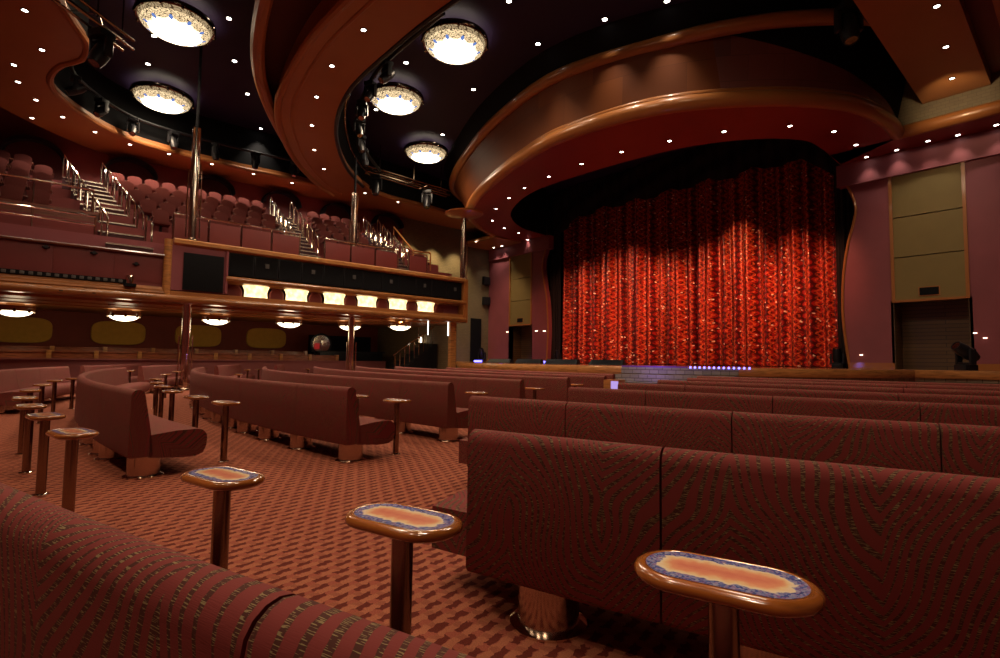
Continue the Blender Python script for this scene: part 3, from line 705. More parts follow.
# balcony slab, lower ceiling
w = MB(); w.box(WL, FB + .02, -4.5, 15.1, 2.95, 3.3); struct('ceiling_lower', w, M['soffit'], smooth=0)
for n, (uu, dz) in enumerate(((-21.2, 0), (-22.6, 0), (-24.0, 0))):
    w = MB(); w.box(uu - .5, uu + .5, -4.5, 14.9, 2.86 + dz, 2.951); struct('trim_%d' % (21 + n), w, M['soffit'], smooth=0, bevel=.02)

# painted lamps ------------------------------------------------------------
def make_lamp(R, drop, stud, up=False, glass='bowl', rimm='bronze'):
    r = empty('ceiling_lamp', (0, 0, 0), 0, 'x', 'lamp')
    m = MB(); n = 40; prof = []
    sg = 1 if up else -1
    prof = [(R * .001, sg * drop)] + [(R * .95 * i / 12, sg * drop * math.sqrt(max(0, 1 - (i / 12) ** 2))) for i in range(1, 13)]
    m.lathe(prof, n); m.uv = [(u, min(1, v)) for u, v in m.uv]; m.build('bowl', M[glass], r, smooth=80)
    m = MB(); m.lathe([(R * .93, -.03), (R * .99, -.06), (R * 1.03, -.01), (R * 1.02, .12), (R * .96, .13)], n); rm = m.build('rim', M[rimm], r, smooth=60)
    for i in range(stud):
        a = 2 * PI * i / stud; cx, sx = R * 1.01 * math.cos(a), R * 1.01 * math.sin(a)
        b = MB(); b.lathe([(0, -.11), (.035, -.1), (.045, -.05), (.03, .02), (0, .03)], 8, (cx, sx)); b.build('stud', M['bronze'], rm)
    hz = drop + .02 if up else .04
    m = MB(); m.lathe([(0, hz), (R * .5, hz + .01), (R * .45, hz + .25), (0, hz + .26)], n); m.build('ceiling_mount', M['bronze'], r, smooth=60)
    return r
big = None
lamp_spots = [((455, 43), 'round painted ceiling lamp, nearest of three in the central cove'), ((396, 99), 'round painted ceiling lamp, middle of three in the central cove'), ((426, 152), 'round painted ceiling lamp, farthest of three in the central cove'),
              ((163, 98), 'round painted ceiling lamp, farther of two above the balcony'), ((176, 23), 'round painted ceiling lamp at the top left, nearer of two above the balcony')]
for p, lab in lamp_spots:
    x, y = at_z(p, ZC - .35); o = make_lamp(1.08, .44, 12) if big is None else copy_tree(big); big = big or o
    o.location = (x, y, ZC - .35); o['label'] = lab; o['group'] = 'painted ceiling lamps'
small = None
for i, p in enumerate([(15, 312), (124, 317), (216, 321), (289, 324), (350, 327), (400, 327)]):
    x, y = at_z(p, 2.58); o = make_lamp(.51, .24, 8, glass='bowl_small', rimm='gold_trim') if small is None else copy_tree(small); small = small or o
    o.location = (x, y, 2.66); o['label'] = 'glowing bowl lamp under the balcony, %s from the left' % ORD[i]; o['group'] = 'bowl lamps under the balcony'

# ================================================================== BALCONY
# main fascia (v 4.6 .. 15): ledge, loudspeaker band, moulding, lit shades, lower moulding
w = MB(); w.box(WL, FB - .45, -4.5, 15.0, 3.3, 4.9); struct('balcony_slab', w, M['mauve'], smooth=0)
w = MB(); w.box(FB - .46, FB - .40, 3.0, 15.0, 3.15, 3.80); struct('balcony_band', w, M['mauve'], smooth=0)
def run(name, prof, v0, v1, mat, u=FB):
    m = MB(); m.sweep([(u, v0), (u, v1)], [(-o, z) for o, z in prof]); return struct(name, m, mat, smooth=40)
circ = lambda cx, cz, r, a0=0, a1=360, n=10: [(cx + r * math.cos(math.radians(a0 + (a1 - a0) * i / n)), cz + r * math.sin(math.radians(a0 + (a1 - a0) * i / n))) for i in range(n + 1)]
run('trim_24', [(-.45, 4.86), (.02, 4.84), (.10, 4.90), (.10, 5.02), (.02, 5.07), (-.45, 5.07)], 3.0, 15.1, M['honeywood'])
run('trim_25', [(-.45, 3.74)] + circ(.0, 3.87, .11, -90, 90) + [(-.45, 4.02)], 4.6, 15.1, M['amberwood'])
run('trim_26', [(-.45, 2.92)] + circ(.02, 3.04, .12, -90, 90) + [(-.45, 3.17)], -4.5, 15.15, M['amberwood'])
for k in range(12):
    v0 = 4.7 + .855 * k
    r = empty('fascia_speaker', (FB - .05, v0 + .42, 4.43), 0, 'black grilled loudspeaker in the balcony front, %s from the left' % ORD[k], 'speaker', 'loudspeakers along the balcony front')
    m = MB(); m.box(-.38, 0, -.42, .42, -.40, .40); m.build('cabinet', M['satin_black'], r, bevel=.02)
    m = MB(); m.box(0, .015, -.38, .38, -.36, .36); m.build('grille', M['black'], r, smooth=0)
    if k % 2:
        m = MB(); m.box(.013, .05, -.05, .08, -.02, .14); m.build('badge', M['rope_led'], r, bevel=.004)
# six glowing shades with round maroon discs between
shade_v = [at_u((x, y), FB)[0] for x, y in [(259, 294), (300, 297), (338, 300), (371, 303), (402, 306), (430, 309)]]
for k, v in enumerate(shade_v):
    r = empty('wall_sconce', (FB - .40, v, 3.17), 0, 'glowing cream sconce shade on the balcony front, %s from the left' % ORD[k], 'lamp', 'lit sconces along the balcony front')
    m = MB(); P = []; N = 14; prof = [(.55, 0), (.48, .07), (.40, .20), (.39, .38), (.44, .52), (.47, .58), (.44, .61)]
    for (hw, z) in prof:
        P += [(.34 * math.cos(PI * i / N - PI / 2) , hw * math.sin(PI * i / N - PI / 2), z) for i in range(N + 1)]
    fs = [(j * (N + 1) + i, j * (N + 1) + i + 1, (j + 1) * (N + 1) + i + 1, (j + 1) * (N + 1) + i) for j in range(len(prof) - 1) for i in range(N)]
    m.add(P, fs); m.build('shade', M['lightbox'], r, smooth=60)
    m = MB(); m.box(-.02, .0, -.56, .56, 0, .6); m.build('back_plate', M['gold_trim'], r, smooth=0)
for k in range(7):
    v = shade_v[0] - .74 + 1.485 * k
    m = MB(); m.lathe([(0, .05), (.24, .05), (.27, .02), (.27, 0), (0, 0)], 24, mat=Matrix.Translation((FB - .40, v, 3.46)) @ Matrix.Rotation(PI / 2, 4, 'Y'))
    tag(m.build('wall_disc', M['maroon'], smooth=40), 'round maroon disc on the balcony front between lit sconces, %s from the left' % ORD[k], 'disc', 'maroon discs along the balcony front')
w = MB(); w.box(FB - .5, FB + .06, 15.0, 15.25, 2.92, 5.02); struct('trim_27', w, M['gold_trim'], smooth=0)
# corner box with the dark screen
bx = empty('corner_speaker_bay', (0, 0, 0), 0, 'big black screened speaker bay at the corner of the balcony', 'speaker')
m = MB(); m.box(FB - .4, FB - .0, 2.95, 4.66, 3.33, 4.84); m.build('surround', M['mauve'], bx, smooth=0)
m = MB(); m.box(FB + .0, FB + .06, 3.30, 4.52, 3.36, 4.62); m.build('screen', M['black'], bx, bevel=.01)
m = MB(); m.tube([(FB + .03, 4.62, 3.35), (FB + .03, 4.62, 4.84)], .05, 8); m.build('edge_bead', M['mauve'], bx)
m = MB(); m.tube([(FB - .05, 2.86, 3.12), (FB - .05, 2.86, 5.0)], .12, 14); struct('trim_28', m, M['honeywood'])
# left (lower) fascia
w = MB(); w.box(FB - .3, FB - .1, -4.5, 2.8, 3.15, 4.42)
struct('balcony_fascia_left', w, M['maroon'], smooth=0)
for k in range(3):
    m = MB(); v = -1.45 + 1.45 * k; m.box(FB - .12, FB - .09, v + .01, v + 1.43, 3.52, 4.38); tag(m.build('balcony_fascia_facing', M['maroon'], bevel=.006), kind='structure')
run('trim_29', [(-.3, 4.38), (.0, 4.38), (.03, 4.43), (.0, 4.47), (-.3, 4.47)], -4.5, 2.8, M['redwood'])
run('trim_30', [(-.35, 3.14), (.02, 3.14), (.05, 3.2), (-.05, 3.4), (-.35, 3.42)], -4.5, 2.8, M['amberwood'])
rl = empty('rope_light', (FB, 0, 3.44), 0, 'row of clear lamps in a black channel along the left balcony front', 'light strip')
m = MB(); m.box(-.12, -.02, -3.0, 1.9, -.03, .10); m.build('channel', M['black'], rl, smooth=0)
for k in range(18):
    m = MB(); v = -1.6 + .19 * k; m.box(-.03, .01, v - .05, v + .05, -.01, .08); m.build('lens', M['rope_led'], rl, bevel=.012)
for k, p in enumerate([(46, 247), (94, 253), (136, 264)]):
    v, z = at_u(p, FB - .05)
    r = empty('fascia_spot', (FB - .1, v, z), 0, 'tiny black spotlight on the left balcony front, %s from the left' % ORD[k], 'spotlight', 'tiny black spots on the left balcony front')
    m = MB(); m.lathe([(0, 0), (.06, 0), (.05, .16), (.0, .16)], 12, mat=Matrix.Rotation(PI / 2, 4, 'Y')); m.build('head', M['satin_black'], r)
    m = MB(); m.box(0, .05, -.09, .09, -.02, .02); m.build('bracket', M['black'], r, smooth=0)
v, z = at_u((130, 279), FB)
r = empty('projector', (FB - .02, v, z), 0, 'small silver and black lamp housing on the left balcony front', 'lamp')
m = MB(); m.lathe([(0, .12), (.10, .12), (.115, .05), (.115, -.16), (0, -.16)], 16); m.build('silver_body', M['chrome'], r)
m = MB(); m.box(-.14, .16, -.16, .16, -.24, -.15); m.build('base', M['black'], r, smooth=0)

# guard rail of the balcony: maroon panels, chrome rail
def guard(v0, v1, n, zb, zt, lab, u=FB - .6, panel=True, bars=1):
    r = empty('balcony_guard', (u, v0, zb), 0, lab, 'railing', 'guard rails of the balcony')
    if panel:
        for i in range(n):
            a = (v1 - v0) * i / n; b_ = (v1 - v0) * (i + 1) / n
            m = MB(); m.box(-.02, .02, a + .04, b_ - .04, .04, zt - zb - .12); m.build('panel', M['maroon'], r, bevel=.006)
    for i in range(n + 1):
        a = (v1 - v0) * i / n
        m = MB(); m.tube([(0, a, 0), (0, a, zt - zb)], .028, 8); m.build('post', M['chrome'], r)
    for k in range(bars):
        m = MB(); h = zt - zb - .28 * k; m.tube([(.01, 0, h), (.01, v1 - v0, h)], .032, 8); m.build('rail', M['chrome'], r)
    return r
guard(3.05, 7.35, 4, 5.07, 6.02, 'chrome-topped balcony guard of maroon panels above the corner speaker bay')
guard(8.35, 11.75, 3, 5.07, 6.02, 'chrome-topped balcony guard of maroon panels around the middle chrome column')
guard(12.3, 13.3, 1, 5.07, 6.02, 'short chrome-topped balcony guard left of the gold handrail')
guard(-3.5, .95, 3, 4.47, 5.5, 'open chrome balcony rail with two bars on the far left', panel=False, bars=2)
w = MB(); w.box(FB - 1.5, FB - 1.42, -4.5, 1.1, 4.4, 5.75); w.box(FB - 1.55, FB - 1.38, -4.5, 1.1, 5.72, 5.80); struct('trim_31', w, M['redwood'], smooth=0)
guard(-3.5, .9, 3, 5.8, 6.55, 'upper open chrome rail in front of the balcony seats on the far left', u=FB - 1.46, panel=False, bars=1)

# rising tiers
tiers = [(-21.6, 5.45), (-22.8, 6.05), (-24.0, 6.65), (-25.2, 7.25), (-26.4, 7.85)]
for n, (u, z) in enumerate(tiers):
    w = MB(); w.box(WL, u + .35, -4.5, 15.2, z - .65, z); struct('balcony_tier_%s' % ORD[n], w, M['maroon'], smooth=0)

# tip-up seats
def make_seat():
    r = empty('theatre_seat', (0, 0, 0), 0, 'x', 'seat')
    m = MB(); prof = []
    n = 9; P = []
    for j, (y, z, x) in enumerate([(0, .40, 0), (0, .72, -.03), (0, .95, -.07)]): pass
    outline = [(-.25, .36), (.25, .36), (.26, .80)] + [(.26 * math.cos(a), .84 + .14 * math.sin(a)) for a in [PI * i / 8 for i in range(0, 9)]] + [(-.26, .80)]
    n = len(outline); P = [(-.02 - .16 * (z - .36), y, z) for y, z in outline] + [(-.14 - .16 * (z - .36), y, z) for y, z in outline]
    m.add(P, [tuple(range(n)), tuple(range(2 * n - 1, n - 1, -1))] + [(i, (i + 1) % n, n + (i + 1) % n, n + i) for i in range(n)]); m.build('backrest', M['seat_fabric'], r, smooth=40, bevel=.012)
    m = MB(); m.box(-.05, .42, -.25, .25, .34, .46); m.build('cushion', M['seat_fabric'], r, bevel=.03)
    m = MB(); m.box(-.08, .06, -.04, .04, 0, .36); m.build('pedestal', M['satin_black'], r, smooth=0)
    for s_ in (-1, 1):
        m = MB(); m.box(-.1, .34, s_ * .28 - .025, s_ * .28 + .025, .56, .61); m.build('armrest', M['redwood'], r, bevel=.01)
    return r
seat0 = None
blocks = [(-2.6, .35), (2.55, 7.2), (8.9, 11.7), (13.5, 14.3)]
bn = ['left of the nearest stairs', 'between nearest and middle stairs', 'between middle and farthest stairs', 'beyond the farthest stairs']
for ti, (u, z) in enumerate(tiers):
    for bi, (a, b_) in enumerate(blocks):
        sh = -.22 * (ti - 4) * (1 if bi == 0 else .0)
        a2, b2 = a + (-.25 * ti if bi == 1 else .25 * ti if bi > 1 else 0), b_ + (.22 * ti if bi in (1, 2) else 0) - (.12 * ti if bi == 0 else 0)
        n = int((b2 - a2) / .62)
        for k in range(n):
            o = make_seat() if seat0 is None else copy_tree(seat0); seat0 = seat0 or o
            o.location = (u - .35, a2 + .31 + .62 * k, z)
            o['label'] = 'balcony seat, %s row up, %s from the left, %s' % (ORD[ti], ORD[k], bn[bi]); o['group'] = 'tip-up seats on the balcony'

# balcony stairs with chrome hoop rails
def stairs(name_lab, v_foot, v_top, z0, u0, n, wdt, gold=False):
    r = empty('balcony_stairs', (0, 0, 0), 0, name_lab, 'stairs', 'balcony stairs')
    rise = (8.0 - z0) / n; go = (u0 + 26.4) / n
    for k in range(n):
        u1 = u0 - go * k; vc = v_foot + (v_top - v_foot) * k / (n - 1); z = z0 + rise * (k + 1)
        m = MB(); m.box(u1 - go - .02, u1, vc - wdt / 2, vc + wdt / 2, z - rise * 1.9, z); s_ = m.build('step', M['stair_carpet'], r, smooth=0)
        m = MB(); m.box(u1 - .06, u1 + .012, vc - wdt / 2, vc + wdt / 2, z - .035, z + .012); m.build('nosing', M['nosing'], s_, smooth=0)
    for side in (-1, 1):
        for k in range(0, n, 2):
            u1 = u0 - go * (k + .5); vc = v_foot + (v_top - v_foot) * k / (n - 1) + side * (wdt / 2 - .03); z = z0 + rise * (k + 1)
            u2 = u1 - go * 1.3; v2 = vc + (v_top - v_foot) / (n - 1) * 1.3
            m = MB(); m.tube([(u1, vc, z - .1), (u1, vc, z + .78), (u1 - .06, vc, z + .86), (u2 + .06, v2, z + .86 + rise * 1.3), (u2, v2, z + .80 + rise * 1.3), (u2, v2, z + .1 + rise)], .028, 7)
            m.build('hoop_rail', M['gold_trim'] if gold else M['chrome'], r)
    return r
stairs('carpeted balcony stairs with chrome hoop rails, nearest, at the left', 1.85, .75, 4.42, -20.3, 14, 1.25)
stairs('carpeted balcony stairs with chrome hoop rails, middle flight', 7.7, 8.35, 5.0, -20.6, 12, 1.0)
stairs('carpeted balcony stairs with gold handrails, farthest flight', 12.0, 13.2, 5.0, -20.6, 12, .9)
# gold banister at the far end
r = empty('banister', (0, 0, 0), 0, 'sloping gold banister at the far end of the balcony', 'railing')
bp = [at_u((394, 227), -25.0), at_u((413, 251), -22.0), at_u((424, 253), -22.0)]
pp = [(-25.0, *bp[0]), (-22.0, *bp[1]), (-21.8, bp[1][0] + .9, bp[1][1])]
for d in (0, -.5):
    m = MB(); m.tube([(x, y, z + d) for x, y, z in pp], .04, 8); m.build('rail', M['gold_trim'], r)
for (x, y, z) in pp + [((pp[0][0] + pp[1][0]) / 2, (pp[0][1] + pp[1][1]) / 2, (pp[0][2] + pp[1][2]) / 2)]:
    m = MB(); m.tube([(x, y, z - 1.2), (x, y, z)], .03, 8); m.build('post', M['gold_trim'], r)

# arched niches in the upper wall: flat faces, recess shade put into their dark red
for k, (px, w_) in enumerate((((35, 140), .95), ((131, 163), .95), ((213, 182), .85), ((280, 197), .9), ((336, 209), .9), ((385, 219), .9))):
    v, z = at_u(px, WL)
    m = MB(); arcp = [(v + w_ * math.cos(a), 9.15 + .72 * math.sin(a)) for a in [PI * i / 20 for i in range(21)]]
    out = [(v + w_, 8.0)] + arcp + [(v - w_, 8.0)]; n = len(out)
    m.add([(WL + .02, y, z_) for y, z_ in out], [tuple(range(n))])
    nb = tag(m.build('wall_niche', M['recess_shade'], smooth=0), kind='structure')
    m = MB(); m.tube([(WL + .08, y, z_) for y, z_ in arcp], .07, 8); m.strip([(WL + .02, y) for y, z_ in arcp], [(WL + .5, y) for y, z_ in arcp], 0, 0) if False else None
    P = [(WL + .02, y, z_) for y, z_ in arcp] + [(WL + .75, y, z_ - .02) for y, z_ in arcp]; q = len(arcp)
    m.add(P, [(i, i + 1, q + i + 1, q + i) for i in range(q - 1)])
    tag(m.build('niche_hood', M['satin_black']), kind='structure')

# chrome columns
def column(u, v, z0, z1, lab, R=.13, top=0, ts=1.0):
    r = empty('chrome_column', (u, v, z0), 0, lab, 'column', 'chrome columns of the balcony')
    m = MB(); m.lathe([(R, 0), (R, z1 - z0)], 24); m.build('shaft', M['chrome'], r, smooth=60)
    if top: m = MB(); m.lathe([(R * ts, z1 - z0), (R * ts, top - z0)], 24); m.build('dark_upper_shaft', M['black'], r, smooth=60)
    for a in (-1, 1):
        m = MB(); m.tube([(.05, a * (R + .07), .1), (.05, a * (R + .07), (z1 - z0) * .62)], .022, 8); m.build('side_tube', M['chrome'], r)
    m = MB(); m.lathe([(R + .05, 0), (R + .05, .05), (R, .09)], 24); m.build('collar', M['bronze'], r, smooth=60)
v1 = at_u((192, 236), FB - .15)[0]; v2 = at_u((353, 262), FB - .15)[0]; v3 = at_u((463, 272), FB - .15)[0]
column(FB - .15, v1, 5.07, 9.0, 'tall chrome column on the balcony edge above the corner speaker bay', top=ZC, ts=.35)
column(FB - 1.0, at_u((353, 262), FB - 1.0)[0], 5.0, 8.3, 'dark chrome column on the balcony edge at the middle', .15, top=ZS, ts=.3)
column(FB - .15, v3, 5.0, 8.2, 'short chrome column at the far end of the balcony', .12)
v4 = at_u((186, 330), -20.25)[0]; v5 = at_u((351, 340), -20.6)[0]
column(-20.25, v4, 0, 2.95, 'chrome column under the balcony, at the left')
column(-20.6, v5, 0, 2.95, 'chrome column under the balcony, before the dark bar')
m = MB(); m.lathe([(.1, 0), (.9, .14), (.95, .2), (0, .22)], 24, (FB - .15, v3)); tag(m.build('column_canopy', M['gold_trim'], loc=(0, 0, 8.1)), 'orange canopy disc on the short far column', 'canopy')

# far end under the balcony: bar, stairs, tubes
r = empty('bar_counter', (-26.2, 12.0, .45), 0, 'dark bar counter with shelves under the balcony, right of the chrome column', 'counter')
m = MB(); m.box(-.4, .4, -1.6, 1.9, 0, 1.0); m.build('counter', M['satin_black'], r, bevel=.02)
m = MB(); m.box(-.5, .5, -1.7, 2.0, 1.0, 1.06); m.build('worktop', M['satin_black'], r, bevel=.01)
m = MB(); m.box(-1.2, -1.0, -1.6, 1.9, .9, 1.9); m.build('back_shelf', M['black'], r, smooth=0)
r = empty('wall_mirror', (-26.2, 10.6, 1.85), 0, 'round dark mirror with red glints on the wall under the balcony', 'mirror')
m = MB(); m.lathe([(.50, 0), (.56, .03), (.56, .07), (.46, .08)], 32, mat=Matrix.Rotation(PI / 2, 4, 'Y')); m.build('frame', M['satin_black'], r, smooth=60)
m = MB(); m.lathe([(0, .05), (.47, .05)], 32, mat=Matrix.Rotation(PI / 2, 4, 'Y')); m.build('glass', M['chrome'], r, smooth=60)
m = MB(); m.box(.06, .09, -.36, -.10, -.26, .05); m.build('red_glint', glow('red_glint_glow', (.55, .02, .02), .35), r, bevel=.02)  # red and pale reflections in the glass, made as raised pieces
m = MB(); m.box(.06, .09, -.02, .28, -.1, .2); m.build('pale_glint', M['nosing'], r, bevel=.02)
r = empty('lobby_stairs', (-21.8, 13.2, 0), 0, 'dark stairs with glittering balustrade at the far end under the balcony', 'stairs')
for k in range(9):
    m = MB(); m.box(-1.2, 0, -.8 + .26 * k, -.5 + .26 * k, .0, .55 + .17 * k); s_ = m.build('step', M['satin_black'], r, smooth=0)
    m = MB(); m.box(-.02, .02, -.8 + .26 * k, -.78 + .26 * k, .5 + .17 * k, 1.3 + .17 * k); m.build('baluster', M['chrome'], r, smooth=0)
m = MB(); m.tube([(0, -.9, 1.3), (0, 1.4, 2.8)], .03, 8); m.build('handrail', M['chrome'], r)
r = empty('lit_shelf', (-23.2, at_u((430, 330), -23.2)[0], 2.0), 0, 'small glowing shelf above the dark stairs under the balcony end', 'shelf')
m = MB(); m.box(-.15, .15, -.75, .55, -.04, .0); m.build('board', M['chrome'], r, smooth=0)
for q, hh in ((-.55, .3), (-.3, .45), (-.15, .38), (.0, .42), (.25, .3)):
    m = MB(); m.lathe([(0, 0), (.05, 0), (.05, hh * .7), (.02, hh), (0, hh)], 10, (0, q)); m.build('glass_lamp', M['spot_dim'], r)
m = MB(); m.tube([(0, -.7, 0), (0, -.7, .95)], .012, 6); m.build('hanger', M['chrome'], r)
m = MB(); m.tube([(0, .5, 0), (0, .5, .95)], .012, 6); m.build('hanger', M['chrome'], r)
for k, p in enumerate([(428, 330), (448, 329)]):
    v, z = at_u(p, -20.5); m = MB(); m.tube([(0, 0, -.32), (0, 0, .36)], .025, 8)
    tag(m.build('light_tube', M['white_glow'], loc=(-20.5, v, 2.6)), 'upright white light tube under the balcony end, %s one' % ('left', 'right')[k], 'light')
m = MB(); m.box(-.1, .1, -.16, .16, 0, 2.95); tag(m.build('end_post', M['honeywood'], loc=(-20.4, at_u((452, 350), -20.4)[0], 0)), 'orange wooden post at the end of the balcony beside the light tube', 'post')
w = MB(); w.box(-28.3, -20.6, 14.9, 15.1, 0, 2.95); struct('wall_under_balcony', w, M['khaki_wall'], smooth=0)
m = MB(); m.box(WL, WL + .08, 21.9, 22.8, 0, 4.0); struct('door_3', m, M['black'], smooth=0)
for k, (p, dz) in enumerate((((486, 281), 0), ((486, 301), 0))):
    v, z = at_u(p, WL + .1); m = MB(); m.box(0, .25, -.28, .28, -.28, .28)
    tag(m.build('wall_speaker', M['satin_black'], loc=(WL + .0, v, z), bevel=.03), 'small dark speaker on the khaki wall left of the stage, %s one' % ('upper', 'lower')[k], 'speaker')
# ================================================================== LIGHT FITTINGS
spot0 = None
def downlight(p, z, lab, group, mat='spot', R=.06, energy=0, col=(1, .86, .68), ang=80, fixed=None):
    x, y = fixed or at_z(p, z)
    m = MB(); m.lathe([(0, -.004), (R, -.004)], 14); m.lathe([(R, -.004), (R * 1.5, -.012), (R * 1.55, .01)], 14, mi=1)
    o = m.build('downlight', [M[mat], M['satin_black']], loc=(x, y, z)); tag(o, lab, 'light', group)
    if energy:
        light('downlight_beam', 'SPOT', (x, y, z - .05), energy, col, spot_size=math.radians(ang), spot_blend=.8, shadow_soft_size=.06, aim=(x, y + .001, z - 5))
    return o
def downs(pts, z, phrase, group, **kw):
    for k, p in enumerate(pts): downlight(p, z, phrase % ORD[k], group, **kw)
downs([(25, 10.5), (42, 50), (14, 65), (18, 82), (36, 100), (32, 118)], ZS - .01, 'tiny bright downlight in the rust ceiling at the upper left corner, %s from the top', 'downlights in the rust ceiling', energy=60)
downs([(62.7, 117), (95, 132), (130, 144.6), (169, 154), (212, 164), (253.5, 174), (292, 183), (327, 191)], ZS - .01, 'tiny bright downlight in the rust strip above the balcony seats, %s from the left', 'downlights in the rust ceiling', energy=300, ang=140)
downs([(363.6, 30), (332, 66), (316.7, 97), (312, 125.5), (314.4, 150), (324, 169)], ZB - .01, 'tiny bright downlight in the rust band between the dark coves, %s from the top', 'downlights in the rust ceiling', energy=60)
downs([(343, 183), (365, 193), (398, 202), (460, 217)], ZS - .01, 'tiny bright downlight in the rust strip left of the stage canopy, %s from the left', 'downlights in the rust ceiling', energy=60)
downs([(936.8, 6.3), (946, 47), (952, 78.5)], ZS - .01, 'tiny bright downlight in the rust beam at the upper right, %s from the top', 'downlights in the rust ceiling', energy=160)
downs([(154, 36), (148, 64), (229, 18.5), (234.6, 61), (247.5, 94), (261, 128.6)], ZC - .01, 'tiny bright downlight in the dark cove by the two left lamps, %s from left', 'downlights in the dark coves', energy=300, R=.075)
downs([(406, 62.7), (473.4, 89.5), (376, 109.6), (442.6, 134.7), (449.4, 158), (509, 1), (538, 44), (604.8, 19.5), (667, 1), (768, 10)], ZC - .01, 'tiny bright downlight in the dark central cove, %s of ten', 'downlights in the dark coves', energy=420, R=.08)
canopy_pts = [(527.5, 239.7), (518.8, 233), (504, 228), (492.5, 220.7), (496, 209), (509, 198), (524.5, 188), (548.8, 176.6), (581.5, 164), (621.7, 152), (669.7, 141), (724, 131.6), (790, 126), (834, 131.6), (856, 145)]
downs(canopy_pts, ZD - .01, 'tiny bright downlight under the red stage canopy, %s from its left end', 'downlights under the stage canopy', energy=35, R=.065)
downs([(866.6, 157), (896.7, 150), (928, 141), (958, 135), (996.4, 125)], ZD - .01, 'tiny bright downlight over the right side wall of the stage, %s from the left', 'downlights beside the stage', energy=45, R=.065)
downs([(493.7, 247.6), (501.7, 246), (476, 241.5)], ZD - .11, 'tiny bright downlight over the left side wall of the stage, %s in order', 'downlights beside the stage', energy=90, R=.065)
downs([(61, 290.6), (94, 293), (109.6, 305), (140, 303), (164.5, 306), (201.5, 308), (233, 310), (263, 312), (315, 315), (361, 318), (382, 319), (401, 320)], 2.86, 'pin-point downlight in the ceiling under the balcony, %s from the left', 'pin lights under the balcony', R=.03, mat='spot_dim', energy=55, ang=130)

# trusses and moving stage lamps
def truss(a, b, lab, hang=2.2):
    a, b = Vector(a), Vector(b); d = b - a; L = d.length; t = d.normalized(); s = t.cross(Vector((0, 0, 1))).normalized() * .16; up = Vector((0, 0, .26))
    r = empty('lighting_truss', a, 0, lab, 'truss', 'lighting trusses')
    for o in (s, -s, s + up, -s + up):
        m = MB(); m.tube([o, d + o], .04, 7); m.build('chord', M['bronze'], r)
    n = int(L / .45); m = MB(); pts = []
    for k in range(n + 1):
        q = t * (L * k / n); pts.append(q + (s if k % 2 else -s + up))
    m.tube(pts, .014, 5); pts = [t * (L * k / n) + (-s if k % 2 else s + up) for k in range(n + 1)]
    m.tube(pts, .014, 5); m.build('lacing', M['bronze'], r)
    for k in (.15, .55, .9):
        m = MB(); q = t * (L * k); m.tube([q + up, q + up + Vector((0, 0, hang))], .02, 6); m.build('hanger', M['bronze'], r)
    return r
def moving_head(x, y, z, lab, up=False, rz=0, s=1.0, tilt=.5, grp='moving stage lamps'):
    r = empty('moving_head_lamp', (x, y, z), rz, lab, 'stage light', grp); sg = 1 if up else -1
    m = MB(); m.box(-.17 * s, .17 * s, -.15 * s, .15 * s, 0 if up else -.14 * s, .14 * s if up else 0); m.build('base', M['satin_black'], r, bevel=.02)
    m = MB()
    m.box(-.16 * s, .16 * s, -.06 * s, .06 * s, sg * .14 * s if up else -.20 * s, sg * .20 * s if up else -.14 * s)
    for q in (-1, 1): m.box(q * .19 * s - .03 * s, q * .19 * s + .03 * s, -.07 * s, .07 * s, (.14 if up else -.52) * s, (.52 if up else -.14) * s)
    m.build('yoke', M['satin_black'], r, bevel=.012)
    T = Matrix.Translation((0, 0, sg * .46 * s)) @ Matrix.Rotation(tilt, 4, 'X')
    m = MB(); m.lathe([(0, -.30 * s), (.11 * s, -.30 * s), (.15 * s, -.16 * s), (.15 * s, .10 * s), (.12 * s, .28 * s), (.10 * s, .28 * s)], 18, mat=T); hd = m.build('head', M['satin_black'], r, smooth=40)
    m = MB(); m.lathe([(0, .27 * s), (.10 * s, .27 * s)], 18, mat=T); m.build('lens', M['bronze'], hd)
    return r
x0, y0 = at_z((52, -6), 9.7); x1, y1 = at_z((128, 50), 9.7)
truss((x0, y0, 9.7), (x1, y1, 9.7), 'slim lighting truss along the ceiling edge at the top left')
x, y = x0 + .62 * (x1 - x0), y0 + .62 * (y1 - y0); moving_head(x, y, 9.675, 'big moving stage lamp hanging from the truss at the top left', s=1.35, tilt=2.7, rz=.6)
x0, y0 = at_z((366, 172), 10.4); x1, y1 = at_z((448, 196), 10.4)
truss((x0, y0, 10.4), (x1, y1, 10.4), 'slim lighting truss below the farthest lamp of the central cove')
for p, lab in (((375, 182), 'moving stage lamp hanging from the cove truss, left one'), ((425, 192), 'moving stage lamp hanging from the cove truss, right one')):
    q = (p[0] - 366) / 82.0; x, y = x0 + q * (x1 - x0), y0 + q * (y1 - y0); moving_head(x, y, 10.375, lab, s=1.35, tilt=2.9, rz=.9)
x, y = at_z((848, 4), 10.9); moving_head(x, y, 10.9, 'large moving stage lamp hanging over the right end of the canopy', s=1.5, tilt=2.9, rz=.8)
m = MB(); m.tube([(x - .05, y - .8, 10.95), (x + .25, y + 2.4, 10.95)], .05, 8); tag(m.build('lamp_bar', M['satin_black']), 'dark pipe carrying the large stage lamp at the top right', 'pipe')
x0, y0 = at_z((440, 12), 11.3); x1, y1 = at_z((330, 120), 11.3)
